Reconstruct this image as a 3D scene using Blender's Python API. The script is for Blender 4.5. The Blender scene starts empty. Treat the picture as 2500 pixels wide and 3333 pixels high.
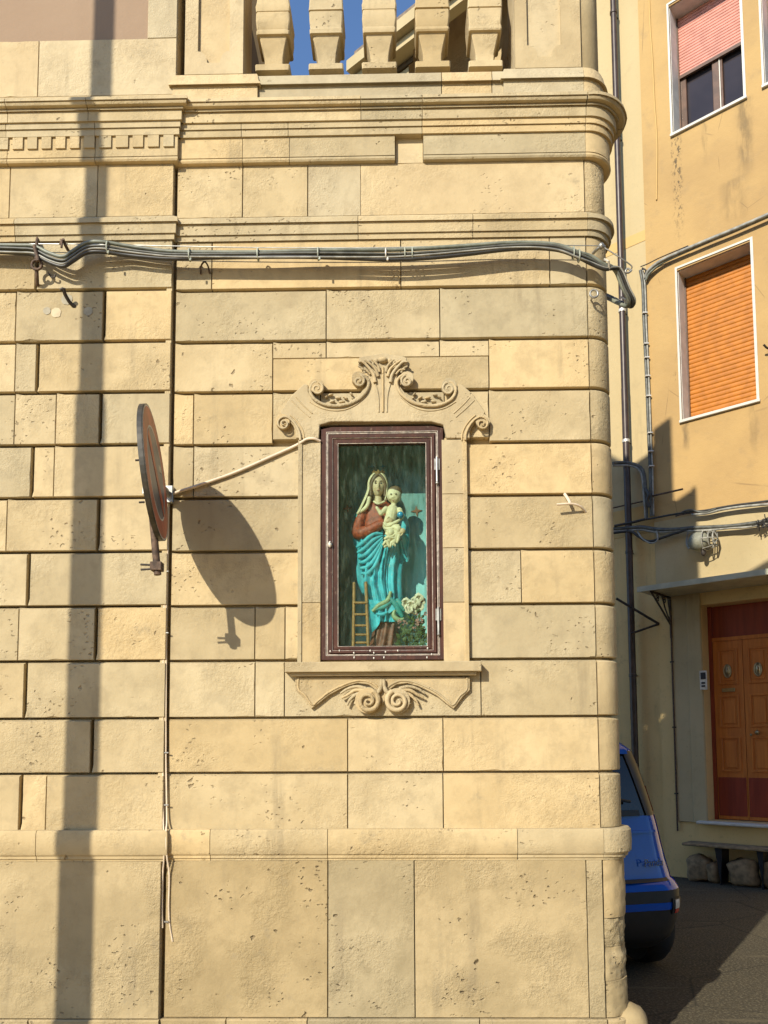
import bpy, bmesh, math, random
from math import sin, cos, pi, atan, radians, hypot, sqrt, exp
from mathutils import Vector, Matrix, noise
from mathutils.geometry import tessellate_polygon
random.seed(7)

# ------------------------------------------------------------------ camera, sky, sun, exposure
scene = bpy.context.scene
F, PX, PY = 2600.0, 1250.0, 2220.0           # focal length and principal point of the photograph (2500 x 3333)
CAM = Vector((0.0, -4.0, 1.6))
ROT = Matrix.Rotation(0.018, 3, 'Z') @ Matrix.Rotation(pi / 2 + atan(205 / 2600), 3, 'X') @ Matrix.Rotation(-0.0045, 3, 'Z')
cam_data = bpy.data.cameras.new('camera')
cam = bpy.data.objects.new('camera', cam_data)
scene.collection.objects.link(cam)
cam.matrix_world = Matrix.Translation(CAM) @ ROT.to_4x4()
cam_data.sensor_fit = 'VERTICAL'
cam_data.sensor_height = 36.0
cam_data.lens = F / 3333.0 * 36.0
cam_data.shift_x = 0.0
cam_data.shift_y = (PY - 1666.5) / 3333.0
cam_data.clip_start = 0.05
cam_data.clip_end = 2000.0
scene.camera = cam

SUN_TRAVEL = Vector((0.64, 1.0, -0.69)).normalized()
sun_data = bpy.data.lights.new('sun', 'SUN')
sun_data.energy = 3.0
sun_data.angle = radians(0.5)
sun_data.color = (1.0, 0.925, 0.77)
sun = bpy.data.objects.new('sun', sun_data)
sun.rotation_euler = SUN_TRAVEL.to_track_quat('-Z', 'Y').to_euler()
sun.location = (-6, -8, 8)
scene.collection.objects.link(sun)

world = bpy.data.worlds.new('World')
scene.world = world
world.use_nodes = True
wn = world.node_tree
sky = wn.nodes.new('ShaderNodeTexSky')
sky.sky_type = 'NISHITA'
sky.sun_disc = False
sky.sun_elevation = math.asin(-SUN_TRAVEL.z)
sky.sun_rotation = math.atan2(-SUN_TRAVEL.x, -SUN_TRAVEL.y)
sky.altitude = 200.0
sky.dust_density = 0.3
sky.ozone_density = 5.0
bg = wn.nodes['Background']
bg.inputs['Strength'].default_value = 0.105
wn.links.new(sky.outputs[0], bg.inputs[0])

scene.view_settings.view_transform = 'Standard'
scene.view_settings.look = 'None'
scene.view_settings.exposure = 1.06
scene.view_settings.gamma = 1.0
scene.view_settings.use_curve_mapping = False
scene.cycles.max_bounces = 6
scene.cycles.diffuse_bounces = 3
scene.cycles.glossy_bounces = 2
scene.cycles.transmission_bounces = 2

# ------------------------------------------------------------------ pixel of the photograph -> point of the place
def ray(x, y):
    return ROT @ Vector(((x - PX) / F, -(y - PY) / F, -1.0))
def at(x, y, Y=0.0):
    d = ray(x, y)
    return CAM + d * ((Y - CAM.y) / d.y)
def zz(y, Y=0.0, x=1250):
    return at(x, y, Y).z
def xx(x, y=1500, Y=0.0):
    return at(x, y, Y).x
def ground(x, y, z=0.0):
    d = ray(x, y)
    return CAM + d * ((z - CAM.z) / d.z)

# ------------------------------------------------------------------ materials
MATS = {}
class NT:
    def __init__(self, name, rough=0.85):
        m = bpy.data.materials.new(name)
        m.use_nodes = True
        self.m = m; self.t = m.node_tree
        self.b = self.t.nodes['Principled BSDF']
        self.b.inputs['Roughness'].default_value = rough
    def n(self, kind, **kw):
        nd = self.t.nodes.new('ShaderNode' + kind)
        for k, v in kw.items():
            if hasattr(nd, k) and k not in nd.inputs:
                setattr(nd, k, v)
            else:
                nd.inputs[k].default_value = v
        return nd
    def l(self, a, b):
        self.t.links.new(a, b)
    def coords(self, jitter=True, scale=None):
        g = self.n('NewGeometry')
        v = g.outputs['Position']
        if jitter:
            oi = self.n('ObjectInfo')
            mm = self.n('Math', operation='MULTIPLY'); mm.inputs[1].default_value = 37.0
            self.l(oi.outputs['Random'], mm.inputs[0])
            a = self.n('VectorMath', operation='ADD')
            self.l(v, a.inputs[0]); self.l(mm.outputs[0], a.inputs[1])
            v = a.outputs[0]
        return v
    def scaled(self, v, s):
        a = self.n('VectorMath', operation='MULTIPLY')
        self.l(v, a.inputs[0]); a.inputs[1].default_value = s
        return a.outputs[0]
    def noise(self, v, scale, detail=4.0, rough=0.55):
        a = self.n('TexNoise'); a.inputs['Scale'].default_value = scale
        a.inputs['Detail'].default_value = detail; a.inputs['Roughness'].default_value = rough
        self.l(v, a.inputs['Vector'])
        return a.outputs[0]
    def vor(self, v, scale, feature='F1'):
        a = self.n('TexVoronoi'); a.feature = feature; a.inputs['Scale'].default_value = scale
        self.l(v, a.inputs['Vector'])
        return a.outputs['Distance']
    def ramp(self, f, lo, hi, a=0.0, b=1.0):
        m = self.n('MapRange'); m.interpolation_type = 'SMOOTHSTEP'
        m.inputs[1].default_value = lo; m.inputs[2].default_value = hi
        m.inputs[3].default_value = a; m.inputs[4].default_value = b
        self.l(f, m.inputs[0])
        return m.outputs[0]
    def math(self, op, a, b):
        m = self.n('Math', operation=op)
        for i, q in enumerate((a, b)):
            if isinstance(q, (int, float)): m.inputs[i].default_value = q
            else: self.l(q, m.inputs[i])
        return m.outputs[0]
    def mix(self, f, a, b, blend='MIX'):
        m = self.n('Mix'); m.data_type = 'RGBA'; m.blend_type = blend
        for sock, q in ((m.inputs[0], f), (m.inputs[6], a), (m.inputs[7], b)):
            if isinstance(q, (int, float)): sock.default_value = q
            elif isinstance(q, tuple): sock.default_value = (q[0], q[1], q[2], 1.0)
            else: self.l(q, sock)
        return m.outputs[2]
    def bump(self, h, strength, dist, prev=None):
        b = self.n('Bump'); b.inputs['Strength'].default_value = strength; b.inputs['Distance'].default_value = dist
        self.l(h, b.inputs['Height'])
        if prev is not None: self.l(prev, b.inputs['Normal'])
        return b.outputs[0]
    def done(self, name, color=None, normal=None):
        if color is not None:
            if isinstance(color, tuple): self.b.inputs['Base Color'].default_value = (*color, 1)
            else: self.l(color, self.b.inputs['Base Color'])
        if normal is not None: self.l(normal, self.b.inputs['Normal'])
        MATS[name] = self.m
        return self.m

def stone_mat(name, c1, c2, c3, pit=1.0, rough=1.0, streak=0.25):
    k = NT(name, 0.9)
    v = k.coords()
    w = k.coords(False)
    oi = k.n('ObjectInfo')
    big = k.ramp(k.noise(v, 2.6, 3), 0.36, 0.64)
    mid = k.ramp(k.noise(v, 10.0, 4, 0.7), 0.42, 0.72)
    col = k.mix(big, c1, c2)
    col = k.mix(k.math('MULTIPLY', mid, 0.55), col, c3)
    rnd = k.mix(oi.outputs['Random'], (1.07, 0.99, 0.86), (0.93, 0.945, 0.97))
    col = k.mix(1.0, col, rnd, 'MULTIPLY')
    wn_ = k.n('TexWhiteNoise'); wn_.noise_dimensions = '1D'; k.l(oi.outputs['Random'], wn_.inputs['W'])
    col = k.mix(1.0, col, k.mix(wn_.outputs['Value'], (0.87, 0.88, 0.89), (1.07, 1.06, 1.05)), 'MULTIPLY')
    st = k.ramp(k.noise(k.scaled(w, (9.0, 9.0, 0.9)), 1.0, 4, 0.65), 0.52, 0.74)
    st = k.math('MULTIPLY', st, k.ramp(k.noise(w, 1.4, 2), 0.40, 0.62))
    col = k.mix(k.math('MULTIPLY', st, streak * 2.0), col, (0.23, 0.18, 0.105))
    grime = k.ramp(k.noise(w, 6.5, 5, 0.75), 0.57, 0.74)
    col = k.mix(k.math('MULTIPLY', grime, 0.50), col, (0.26, 0.21, 0.13))
    # pits and gouges in loose clusters
    nz = k.n('TexNoise'); nz.inputs['Scale'].default_value = 26.0; nz.inputs['Detail'].default_value = 2.0; k.l(v, nz.inputs['Vector'])
    sc = k.n('VectorMath', operation='SCALE'); sc.inputs['Scale'].default_value = 0.045; k.l(nz.outputs['Color'], sc.inputs[0])
    warp = k.n('VectorMath', operation='ADD'); k.l(v, warp.inputs[0]); k.l(sc.outputs[0], warp.inputs[1])
    area = k.ramp(k.noise(v, 3.6, 2), 0.53, 0.66)
    p1 = k.math('MULTIPLY', k.ramp(k.vor(k.scaled(warp.outputs[0], (1.0, 1.0, 1.7)), 27.0), 0.08, 0.26, 1.0, 0.0), area)
    p2 = k.math('MULTIPLY', k.ramp(k.vor(warp.outputs[0], 10.0), 0.05, 0.11, 1.0, 0.0), k.ramp(k.noise(v, 4.2, 1), 0.54, 0.60))
    pits = k.math('MULTIPLY', k.math('MAXIMUM', p1, p2), pit)
    col = k.mix(k.math('MULTIPLY', pits, 0.58), col, (0.13, 0.085, 0.04))
    rough_zone = k.ramp(k.noise(v, 3.0, 2), 0.46, 0.64, 0.18, 1.0)
    hf = k.math('MULTIPLY', k.noise(v, 48.0, 4, 0.72), rough_zone)
    h = k.math('ADD', k.math('MULTIPLY', k.noise(v, 13.0, 2), 0.28), hf)
    h = k.math('SUBTRACT', h, k.math('MULTIPLY', pits, 1.0))
    k.done(name, col, k.bump(h, 0.75 * rough, 0.016))

stone_mat('stone', (0.515, 0.418, 0.25), (0.445, 0.355, 0.204), (0.345, 0.277, 0.162), 1.0, 0.78, 0.28)
stone_mat('stone_pale', (0.525, 0.433, 0.27), (0.465, 0.375, 0.228), (0.39, 0.313, 0.188), 0.5, 0.7, 0.24)
stone_mat('stone_plinth', (0.415, 0.33, 0.188), (0.345, 0.272, 0.150), (0.285, 0.224, 0.122), 1.0, 1.05, 0.30)
stone_mat('stone_carved', (0.49, 0.398, 0.24), (0.43, 0.342, 0.198), (0.355, 0.282, 0.167), 0.45, 1.0, 0.26)

def plaster_mat(name, c1, c2, stain, amount, rough=0.5):
    k = NT(name, 0.9)
    w = k.coords(False)
    a = k.ramp(k.noise(w, 0.9, 5), 0.35, 0.7)
    col = k.mix(a, c1, c2)
    s = k.ramp(k.noise(k.scaled(w, (5.0, 5.0, 0.55)), 1.0, 6, 0.65), 0.53, 0.80)
    s = k.math('MULTIPLY', s, k.ramp(k.noise(w, 1.1, 2), 0.42, 0.62))
    col = k.mix(k.math('MULTIPLY', s, amount), col, stain)
    blot = k.ramp(k.noise(w, 5.5, 7, 0.7), 0.55, 0.78)
    col = k.mix(k.math('MULTIPLY', blot, amount * 0.5), col, stain)
    spk = k.math('MULTIPLY', k.ramp(k.noise(w, 45.0, 3), 0.62, 0.72), 0.35 * amount)
    col = k.mix(spk, col, stain)
    nb = k.bump(k.noise(w, 12.0, 6), 0.25 * rough, 0.02)
    nb = k.bump(k.noise(w, 90.0, 4), 0.3 * rough, 0.004, nb)
    k.done(name, col, nb)
plaster_mat('orange_plaster', (0.55, 0.345, 0.125), (0.50, 0.31, 0.115), (0.20, 0.14, 0.065), 0.75)
plaster_mat('cream_plaster', (0.48, 0.375, 0.20), (0.45, 0.35, 0.185), (0.24, 0.19, 0.11), 0.55)
plaster_mat('ochre_band', (0.56, 0.37, 0.14), (0.53, 0.35, 0.13), (0.3, 0.2, 0.09), 0.3)
plaster_mat('pale_plaster', (0.47, 0.375, 0.21), (0.38, 0.30, 0.16), (0.22, 0.17, 0.09), 0.8)
plaster_mat('low_plaster', (0.70, 0.51, 0.225), (0.62, 0.45, 0.195), (0.18, 0.14, 0.075), 0.8)
plaster_mat('pink_plaster', (0.31, 0.215, 0.14), (0.285, 0.195, 0.125), (0.21, 0.145, 0.095), 0.35)
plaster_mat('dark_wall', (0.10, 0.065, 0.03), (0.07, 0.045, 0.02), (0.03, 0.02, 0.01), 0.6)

def simple(name, color, rough=0.5, metal=0.0, var=0.15, scale=30.0, bump=0.0, coat=0.0, spec=None):
    k = NT(name, rough)
    v = k.coords(False)
    a = k.ramp(k.noise(v, scale, 4), 0.3, 0.7)
    c1 = tuple(min(1, c * (1 + var)) for c in color); c2 = tuple(c * (1 - var) for c in color)
    k.b.inputs['Metallic'].default_value = metal
    if coat: k.b.inputs['Coat Weight'].default_value = coat
    if spec is not None: k.b.inputs['Specular IOR Level'].default_value = spec
    nb = k.bump(k.noise(v, scale * 3, 4), bump, 0.003) if bump else None
    return k.done(name, k.mix(a, c1, c2), nb)
simple('cable', (0.085, 0.085, 0.07), 0.5, 0, 0.35, 18)
simple('cable_black', (0.030, 0.028, 0.024), 0.45, 0, 0.3, 20)
simple('cable_green', (0.165, 0.175, 0.135), 0.5, 0, 0.3, 14)
simple('cable_cream', (0.62, 0.50, 0.36), 0.55, 0, 0.12, 10)
simple('tie', (0.32, 0.34, 0.27), 0.5)
simple('iron', (0.045, 0.035, 0.028), 0.6, 0.3, 0.4, 40, 0.2)
simple('rust_iron', (0.10, 0.062, 0.04), 0.75, 0.2, 0.5, 40, 0.3)
simple('galv', (0.34, 0.33, 0.30), 0.45, 0.7, 0.25, 25)
simple('zinc_white', (0.62, 0.58, 0.50), 0.4, 0.3, 0.2, 25)
simple('pipe_brown', (0.050, 0.032, 0.024), 0.4, 0.1, 0.25, 12)
simple('sign_red', (0.36, 0.075, 0.035), 0.45, 0, 0.25, 9)
simple('sign_blue', (0.085, 0.085, 0.10), 0.4, 0, 0.3, 9)
simple('sign_white', (0.52, 0.49, 0.42), 0.5, 0, 0.15, 12)
simple('sign_back', (0.075, 0.07, 0.06), 0.5, 0.5, 0.3, 14)
simple('sill_white', (0.56, 0.53, 0.46), 0.5, 0, 0.06, 10)
simple('reveal_grey', (0.55, 0.53, 0.48), 0.7, 0, 0.1, 8)
simple('shutter_pink', (0.56, 0.24, 0.18), 0.5, 0, 0.10, 8)
simple('shutter_orange', (0.43, 0.145, 0.008), 0.55, 0, 0.14, 10)
simple('window_brown', (0.10, 0.05, 0.028), 0.4, 0, 0.25, 10)
simple('brass', (0.38, 0.31, 0.18), 0.3, 0.9, 0.2, 20)
simple('black_rubber', (0.012, 0.012, 0.012), 0.75, 0, 0.2, 20)
simple('black_plastic', (0.010, 0.010, 0.011), 0.5, 0, 0.2, 20)
simple('car_blue', (0.002, 0.075, 0.42), 0.10, 0.0, 0.08, 4, 0, 0.0, 0.4)
simple('car_glass', (0.012, 0.010, 0.008), 0.08, 0.0, 0.1, 4)
simple('lamp_red', (0.42, 0.02, 0.015), 0.2)
simple('lamp_white', (0.65, 0.62, 0.55), 0.2)
simple('chrome', (0.7, 0.7, 0.7), 0.15, 1.0, 0.05)
simple('alloy', (0.25, 0.25, 0.26), 0.35, 0.8, 0.1)
simple('grey_green', (0.20, 0.20, 0.15), 0.6, 0, 0.25, 14)
simple('lead', (0.28, 0.27, 0.23), 0.6, 0.2, 0.3, 14)
simple('glass_canopy', (0.42, 0.41, 0.30), 0.4, 0, 0.15, 6)
simple('slate', (0.17, 0.125, 0.085), 0.7, 0, 0.3, 12, 0.3)
simple('concrete_post', (0.32, 0.29, 0.24), 0.85, 0, 0.15, 12, 0.3)
# statue paints, dulled and chipped
def paint(name, color, rough=0.5, metal=0.0, var=0.15, scale=30.0, bump=0.0):
    k = NT(name, 0.6)
    v = k.coords(False)
    c1 = tuple(min(1, c * (1 + var)) for c in color); c2 = tuple(c * (1 - var) for c in color)
    col = k.mix(k.ramp(k.noise(v, scale, 4), 0.3, 0.7), c1, c2)
    lum = sum(color) / 3
    col = k.mix(k.math('MULTIPLY', k.ramp(k.noise(v, 55.0, 5, 0.75), 0.60, 0.68), 0.55), col, (0.42 + lum * 0.2, 0.38 + lum * 0.2, 0.27 + lum * 0.2))
    col = k.mix(k.math('MULTIPLY', k.ramp(k.noise(v, 24.0, 4, 0.7), 0.52, 0.75), 0.45), col, tuple(c * 0.45 for c in color))
    k.done(name, col, k.bump(k.noise(v, 60.0, 4), 0.25, 0.003))
paint('paint_blue', (0.055, 0.42, 0.50), 0.40, 0, 0.22, 22)
paint('paint_teal', (0.03, 0.24, 0.22), 0.45, 0, 0.25, 22)
simple('paint_lining', (0.26, 0.33, 0.17), 0.5, 0, 0.2, 30)
paint('paint_red', (0.29, 0.050, 0.016), 0.75, 0, 0.35, 60, 0.2)
paint('paint_skirt', (0.17, 0.062, 0.035), 0.55, 0, 0.35, 40, 0.2)
paint('paint_cream', (0.66, 0.56, 0.34), 0.45, 0, 0.12, 40)
paint('paint_skin', (0.58, 0.43, 0.25), 0.45, 0, 0.08, 40)
simple('paint_hair', (0.14, 0.085, 0.04), 0.5, 0, 0.2, 60)
simple('paint_dark', (0.03, 0.02, 0.012), 0.5)
simple('paint_lip', (0.30, 0.10, 0.06), 0.5)
simple('gilt', (0.26, 0.15, 0.045), 0.45, 0.4, 0.35, 80)
simple('star_paint', (0.19, 0.075, 0.03), 0.6, 0, 0.3, 60)
simple('globe_blue', (0.02, 0.20, 0.30), 0.2, 0, 0.1, 30)
simple('ladder_wood', (0.30, 0.155, 0.045), 0.6, 0, 0.25, 60)
simple('petal_white', (0.62, 0.56, 0.40), 0.7, 0, 0.12, 60)
simple('petal_pink', (0.46, 0.26, 0.22), 0.7, 0, 0.35, 120)
simple('leaf', (0.05, 0.085, 0.022), 0.6, 0, 0.4, 60)
simple('leaf_dry', (0.20, 0.16, 0.05), 0.7, 0, 0.3, 60)

def niche_mat():
    k = NT('niche_paint', 0.75)
    w = k.coords(False)
    col = k.mix(k.ramp(k.noise(w, 5, 5), 0.35, 0.7), (0.36, 0.66, 0.67), (0.30, 0.60, 0.61))
    damp_shade = k.ramp(k.noise(k.scaled(w, (16.0, 16.0, 2.5)), 1.0, 6, 0.7), 0.50, 0.62)
    sep = k.n('SeparateXYZ'); k.l(w, sep.inputs[0])
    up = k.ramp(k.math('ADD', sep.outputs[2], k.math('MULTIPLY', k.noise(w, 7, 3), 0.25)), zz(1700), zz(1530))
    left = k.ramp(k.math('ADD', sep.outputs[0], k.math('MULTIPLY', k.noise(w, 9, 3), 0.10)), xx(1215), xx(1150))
    mould_shade = k.math('MAXIMUM', up, left)  # shade above and left of the sun patch, put into the colour with the damp
    damp_shade = k.math('MAXIMUM', k.math('MULTIPLY', damp_shade, 0.30), k.math('MULTIPLY', mould_shade, k.ramp(k.noise(k.scaled(w, (30.0, 30.0, 6.0)), 1.0, 4, 0.7), 0.28, 0.62, 0.95, 0.55)))
    col = k.mix(damp_shade, col, (0.022, 0.075, 0.058))
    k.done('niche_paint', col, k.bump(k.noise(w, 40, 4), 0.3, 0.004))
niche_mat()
def wood_frame_mat():
    k = NT('frame_wood', 0.8)
    w = k.coords(False)
    col = k.mix(k.ramp(k.noise(k.scaled(w, (40, 40, 6)), 1.0, 5), 0.3, 0.7), (0.070, 0.022, 0.012), (0.038, 0.013, 0.008))
    wear = k.ramp(k.noise(k.scaled(w, (60, 60, 22)), 1.0, 6, 0.75), 0.60, 0.68)
    col = k.mix(k.math('MULTIPLY', wear, 0.45), col, (0.30, 0.22, 0.15))
    k.done('frame_wood', col, k.bump(k.noise(k.scaled(w, (90, 90, 12)), 1.0, 5), 0.4, 0.003))
wood_frame_mat()
simple('frame_worn', (0.46, 0.40, 0.33), 0.6, 0, 0.35, 50)
def door_mat(name, c1, c2):
    k = NT(name, 0.38)
    w = k.coords(False)
    g = k.noise(k.scaled(w, (30, 30, 2.2)), 1.0, 5, 0.6)
    col = k.mix(k.ramp(g, 0.3, 0.7), c1, c2)
    k.done(name, col, k.bump(g, 0.15, 0.004))
door_mat('door_wood', (0.56, 0.185, 0.030), (0.44, 0.13, 0.02))
door_mat('door_dark', (0.26, 0.040, 0.014), (0.19, 0.026, 0.010))
def glass_mat():
    m = bpy.data.materials.new('shrine_glass'); m.use_nodes = True
    t = m.node_tree; t.nodes.clear()
    o = t.nodes.new('ShaderNodeOutputMaterial'); mx = t.nodes.new('ShaderNodeMixShader')
    tr = t.nodes.new('ShaderNodeBsdfTransparent'); gl = t.nodes.new('ShaderNodeBsdfGlossy')
    tr.inputs[0].default_value = (0.88, 0.95, 0.92, 1); gl.inputs['Roughness'].default_value = 0.03
    fr = t.nodes.new('ShaderNodeLayerWeight'); fr.inputs[0].default_value = 0.5
    pw = t.nodes.new('ShaderNodeMath'); pw.operation = 'POWER'; pw.inputs[1].default_value = 4.0
    ad = t.nodes.new('ShaderNodeMath'); ad.operation = 'MULTIPLY_ADD'; ad.inputs[1].default_value = 0.7; ad.inputs[2].default_value = 0.035
    t.links.new(fr.outputs['Facing'], pw.inputs[0]); t.links.new(pw.outputs[0], ad.inputs[0]); t.links.new(ad.outputs[0], mx.inputs[0]); t.links.new(tr.outputs[0], mx.inputs[1])
    t.links.new(gl.outputs[0], mx.inputs[2])
    gp = t.nodes.new('ShaderNodeNewGeometry'); vm = t.nodes.new('ShaderNodeVectorMath'); vm.operation = 'MULTIPLY'; vm.inputs[1].default_value = (60.0, 60.0, 14.0)
    nz = t.nodes.new('ShaderNodeTexNoise'); nz.inputs['Scale'].default_value = 1.0; nz.inputs['Detail'].default_value = 5.0; nz.inputs['Roughness'].default_value = 0.75
    mr = t.nodes.new('ShaderNodeMapRange'); mr.inputs[1].default_value = 0.50; mr.inputs[2].default_value = 0.78; mr.inputs[3].default_value = 0.006; mr.inputs[4].default_value = 0.09
    df = t.nodes.new('ShaderNodeBsdfDiffuse'); df.inputs[0].default_value = (0.36, 0.45, 0.34, 1); m2 = t.nodes.new('ShaderNodeMixShader')
    t.links.new(gp.outputs['Position'], vm.inputs[0]); t.links.new(vm.outputs[0], nz.inputs['Vector']); t.links.new(nz.outputs[0], mr.inputs[0]); t.links.new(mr.outputs[0], m2.inputs[0])
    t.links.new(mx.outputs[0], m2.inputs[1]); t.links.new(df.outputs[0], m2.inputs[2]); t.links.new(m2.outputs[0], o.inputs[0])
    MATS['shrine_glass'] = m
glass_mat()
def win_glass():
    k = NT('window_glass', 0.06)
    w = k.coords(False)
    k.b.inputs['Specular IOR Level'].default_value = 0.35
    k.done('window_glass', k.mix(k.ramp(k.noise(w, 2, 2), .3, .7), (0.030, 0.026, 0.030), (0.045, 0.038, 0.042)))
win_glass()
def asphalt():
    k = NT('asphalt', 0.9)
    w = k.coords(False)
    col = k.mix(k.ramp(k.noise(w, 0.8, 6, 0.6), 0.35, 0.7), (0.048, 0.038, 0.020), (0.028, 0.022, 0.011))
    col = k.mix(k.ramp(k.noise(w, 60, 4, 0.7), 0.46, 0.66), col, (0.15, 0.125, 0.075))
    patch = k.ramp(k.noise(k.scaled(w, (0.5, 3.0, 1)), 1.3, 6, 0.7), 0.56, 0.66)
    col = k.mix(k.math('MULTIPLY', patch, 0.75), col, (0.13, 0.105, 0.06))
    crack = k.ramp(k.vor(k.scaled(w, (1.0, 1.5, 1)), 0.55, 'DISTANCE_TO_EDGE'), 0.0, 0.008, 1.0, 0.0)
    col = k.mix(k.math('MULTIPLY', crack, 0.7), col, (0.012, 0.010, 0.006))
    nb = k.bump(k.noise(w, 7, 5, 0.6), 0.5, 0.03)
    nb = k.bump(k.noise(w, 110, 4, 0.7), 0.8, 0.008, nb)
    k.done('asphalt', col, nb)
asphalt()
plaster_mat('paving', (0.62, 0.44, 0.20), (0.56, 0.39, 0.175), (0.34, 0.24, 0.11), 0.3)

# ------------------------------------------------------------------ mesh helpers
COL = scene.collection
def thing(name, loc, label, cat, group=None):
    o = bpy.data.objects.new(name, None)
    o.empty_display_size = 0.1
    o.location = Vector(loc)
    COL.objects.link(o)
    o['label'] = label; o['category'] = cat
    if group: o['group'] = group
    return o
def world_loc(o):
    p = Vector(o.location)
    return p
def adopt(o, parent):
    if parent is not None:
        o.parent = parent
        if parent.type == 'EMPTY':
            o.matrix_parent_inverse = Matrix.Translation(-Vector(parent.location))
def tag(o, label, cat, group=None):
    o['label'] = label; o['category'] = cat
    if group: o['group'] = group
    return o

class MB:
    """collects vertices and faces in world space and links them as one mesh object"""
    def __init__(self):
        self.v = []; self.f = []
    def add(self, vs, fs):
        k = len(self.v)
        self.v += [Vector(p) for p in vs]
        self.f += [tuple(i + k for i in f) for f in fs]
        return self
    def box(self, x0, x1, y0, y1, z0, z1, M=None):
        vs = [Vector((x, y, z)) for x in (x0, x1) for y in (y0, y1) for z in (z0, z1)]
        if M is not None: vs = [M(p) for p in vs] if callable(M) else [M @ p for p in vs]
        return self.add(vs, [(0, 1, 3, 2), (4, 6, 7, 5), (0, 4, 5, 1), (2, 3, 7, 6), (0, 2, 6, 4), (1, 5, 7, 3)])
    def rings(self, rings, close=True, cap=True):
        n = len(rings[0]); vs = [p for r in rings for p in r]; fs = []
        for i in range(len(rings) - 1):
            for j in range(n if close else n - 1):
                a = i * n + j; b = i * n + (j + 1) % n
                fs.append((a, b, b + n, a + n))
        if cap:
            fs.append(tuple(range(n - 1, -1, -1)))
            fs.append(tuple((len(rings) - 1) * n + j for j in range(n)))
        return self.add(vs, fs)
    def tube(self, pts, r, n=8, cap=True, flat=None):
        pts = [Vector(p) for p in pts]
        rs = r if isinstance(r, (list, tuple)) else [r] * len(pts)
        rings = []; up = None
        for i, p in enumerate(pts):
            t = (pts[min(i + 1, len(pts) - 1)] - pts[max(i - 1, 0)])
            if t.length < 1e-9: t = Vector((0, 0, 1))
            t.normalize()
            if up is None:
                up = Vector((0, 0, 1)) if abs(t.z) < 0.9 else Vector((0, 1, 0))
            a = (up - t * up.dot(t))
            if a.length < 1e-6: a = t.orthogonal()
            a.normalize(); b = t.cross(a); up = a
            rings.append([p + (a * cos(2 * pi * k / n) + b * sin(2 * pi * k / n)) * rs[i] for k in range(n)])
        return self.rings(rings, True, cap)
    def prism(self, outline, y0, y1, holes=(), M=None):
        """outline of (x, z) extruded from y0 (front) to y1 (back)"""
        loops = [list(outline)] + [list(h) for h in holes]
        flat = [p for l in loops for p in l]
        tri = tessellate_polygon([[Vector((p[0], p[1], 0)) for p in l] for l in loops])
        n = len(flat)
        T = M if M is not None else (lambda p: p)
        vs = [T(Vector((p[0], y0, p[1]))) for p in flat] + [T(Vector((p[0], y1, p[1]))) for p in flat]
        fs = [tuple(t) for t in tri] + [tuple(i + n for i in reversed(t)) for t in tri]
        k = 0
        for l in loops:
            m = len(l)
            for i in range(m):
                a = k + i; b = k + (i + 1) % m
                fs.append((a, b, b + n, a + n))
            k += m
        return self.add(vs, fs)
    def ball(self, c, r, nu=16, nv=10, M=None):
        c = Vector(c); r = Vector(r) if not isinstance(r, (int, float)) else Vector((r, r, r))
        rings = []
        for i in range(nv + 1):
            th = pi * (i + 0.001) / (nv + 0.002)
            ring = []
            for j in range(nu):
                ph = 2 * pi * j / nu
                q = Vector((r.x * sin(th) * cos(ph), r.y * sin(th) * sin(ph), r.z * cos(th)))
                if M is not None: q = M @ q
                ring.append(c + q)
            rings.append(ring)
        return self.rings(rings, True, True)
    def lathe(self, prof, c, n=20, axis='Z', M=None):
        rings = []
        for (r, h) in prof:
            ring = []
            for j in range(n):
                a = 2 * pi * j / n
                q = Vector((r * cos(a), r * sin(a), h))
                if M is not None: q = M @ q
                ring.append(Vector(c) + q)
            rings.append(ring)
        return self.rings(rings, True, True)
    def build(self, name, mat, parent=None, smooth=False, bevel=0.0, kind=None, auto=None):
        me = bpy.data.meshes.new(name)
        bm = bmesh.new()
        vs = [bm.verts.new(p) for p in self.v]
        for f in self.f:
            if len(set(f)) < 3: continue
            try: bm.faces.new([vs[i] for i in f])
            except ValueError: pass
        bmesh.ops.recalc_face_normals(bm, faces=bm.faces)
        if bevel > 0:
            bmesh.ops.bevel(bm, geom=[e for e in bm.edges if e.is_manifold and e.calc_face_angle(0) > 0.5], offset=bevel, segments=1, affect='EDGES', profile=0.5)
        for f in bm.faces: f.smooth = bool(smooth)
        if smooth:
            lim = radians(smooth if not isinstance(smooth, bool) else 50)
            for e in bm.edges:
                if len(e.link_faces) == 2 and e.calc_face_angle(0) > lim: e.smooth = False
        bm.to_mesh(me); bm.free()
        me.materials.append(MATS[mat])
        o = bpy.data.objects.new(name, me)
        COL.objects.link(o)
        adopt(o, parent)
        if kind: o['kind'] = kind
        return o

def smooth_path(pts, n=8):
    """Catmull-Rom through the points"""
    pts = [Vector(p) for p in pts]
    if len(pts) < 3: return pts
    P = [pts[0] * 2 - pts[1]] + pts + [pts[-1] * 2 - pts[-2]]
    out = []
    for i in range(1, len(P) - 2):
        for k in range(n):
            t = k / n
            a, b, c, d = P[i - 1], P[i], P[i + 1], P[i + 2]
            out.append(0.5 * ((2 * b) + (c - a) * t + (2 * a - 5 * b + 4 * c - d) * t * t + (3 * b - a - 3 * c + d) * t ** 3))
    out.append(pts[-1])
    return out

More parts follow.
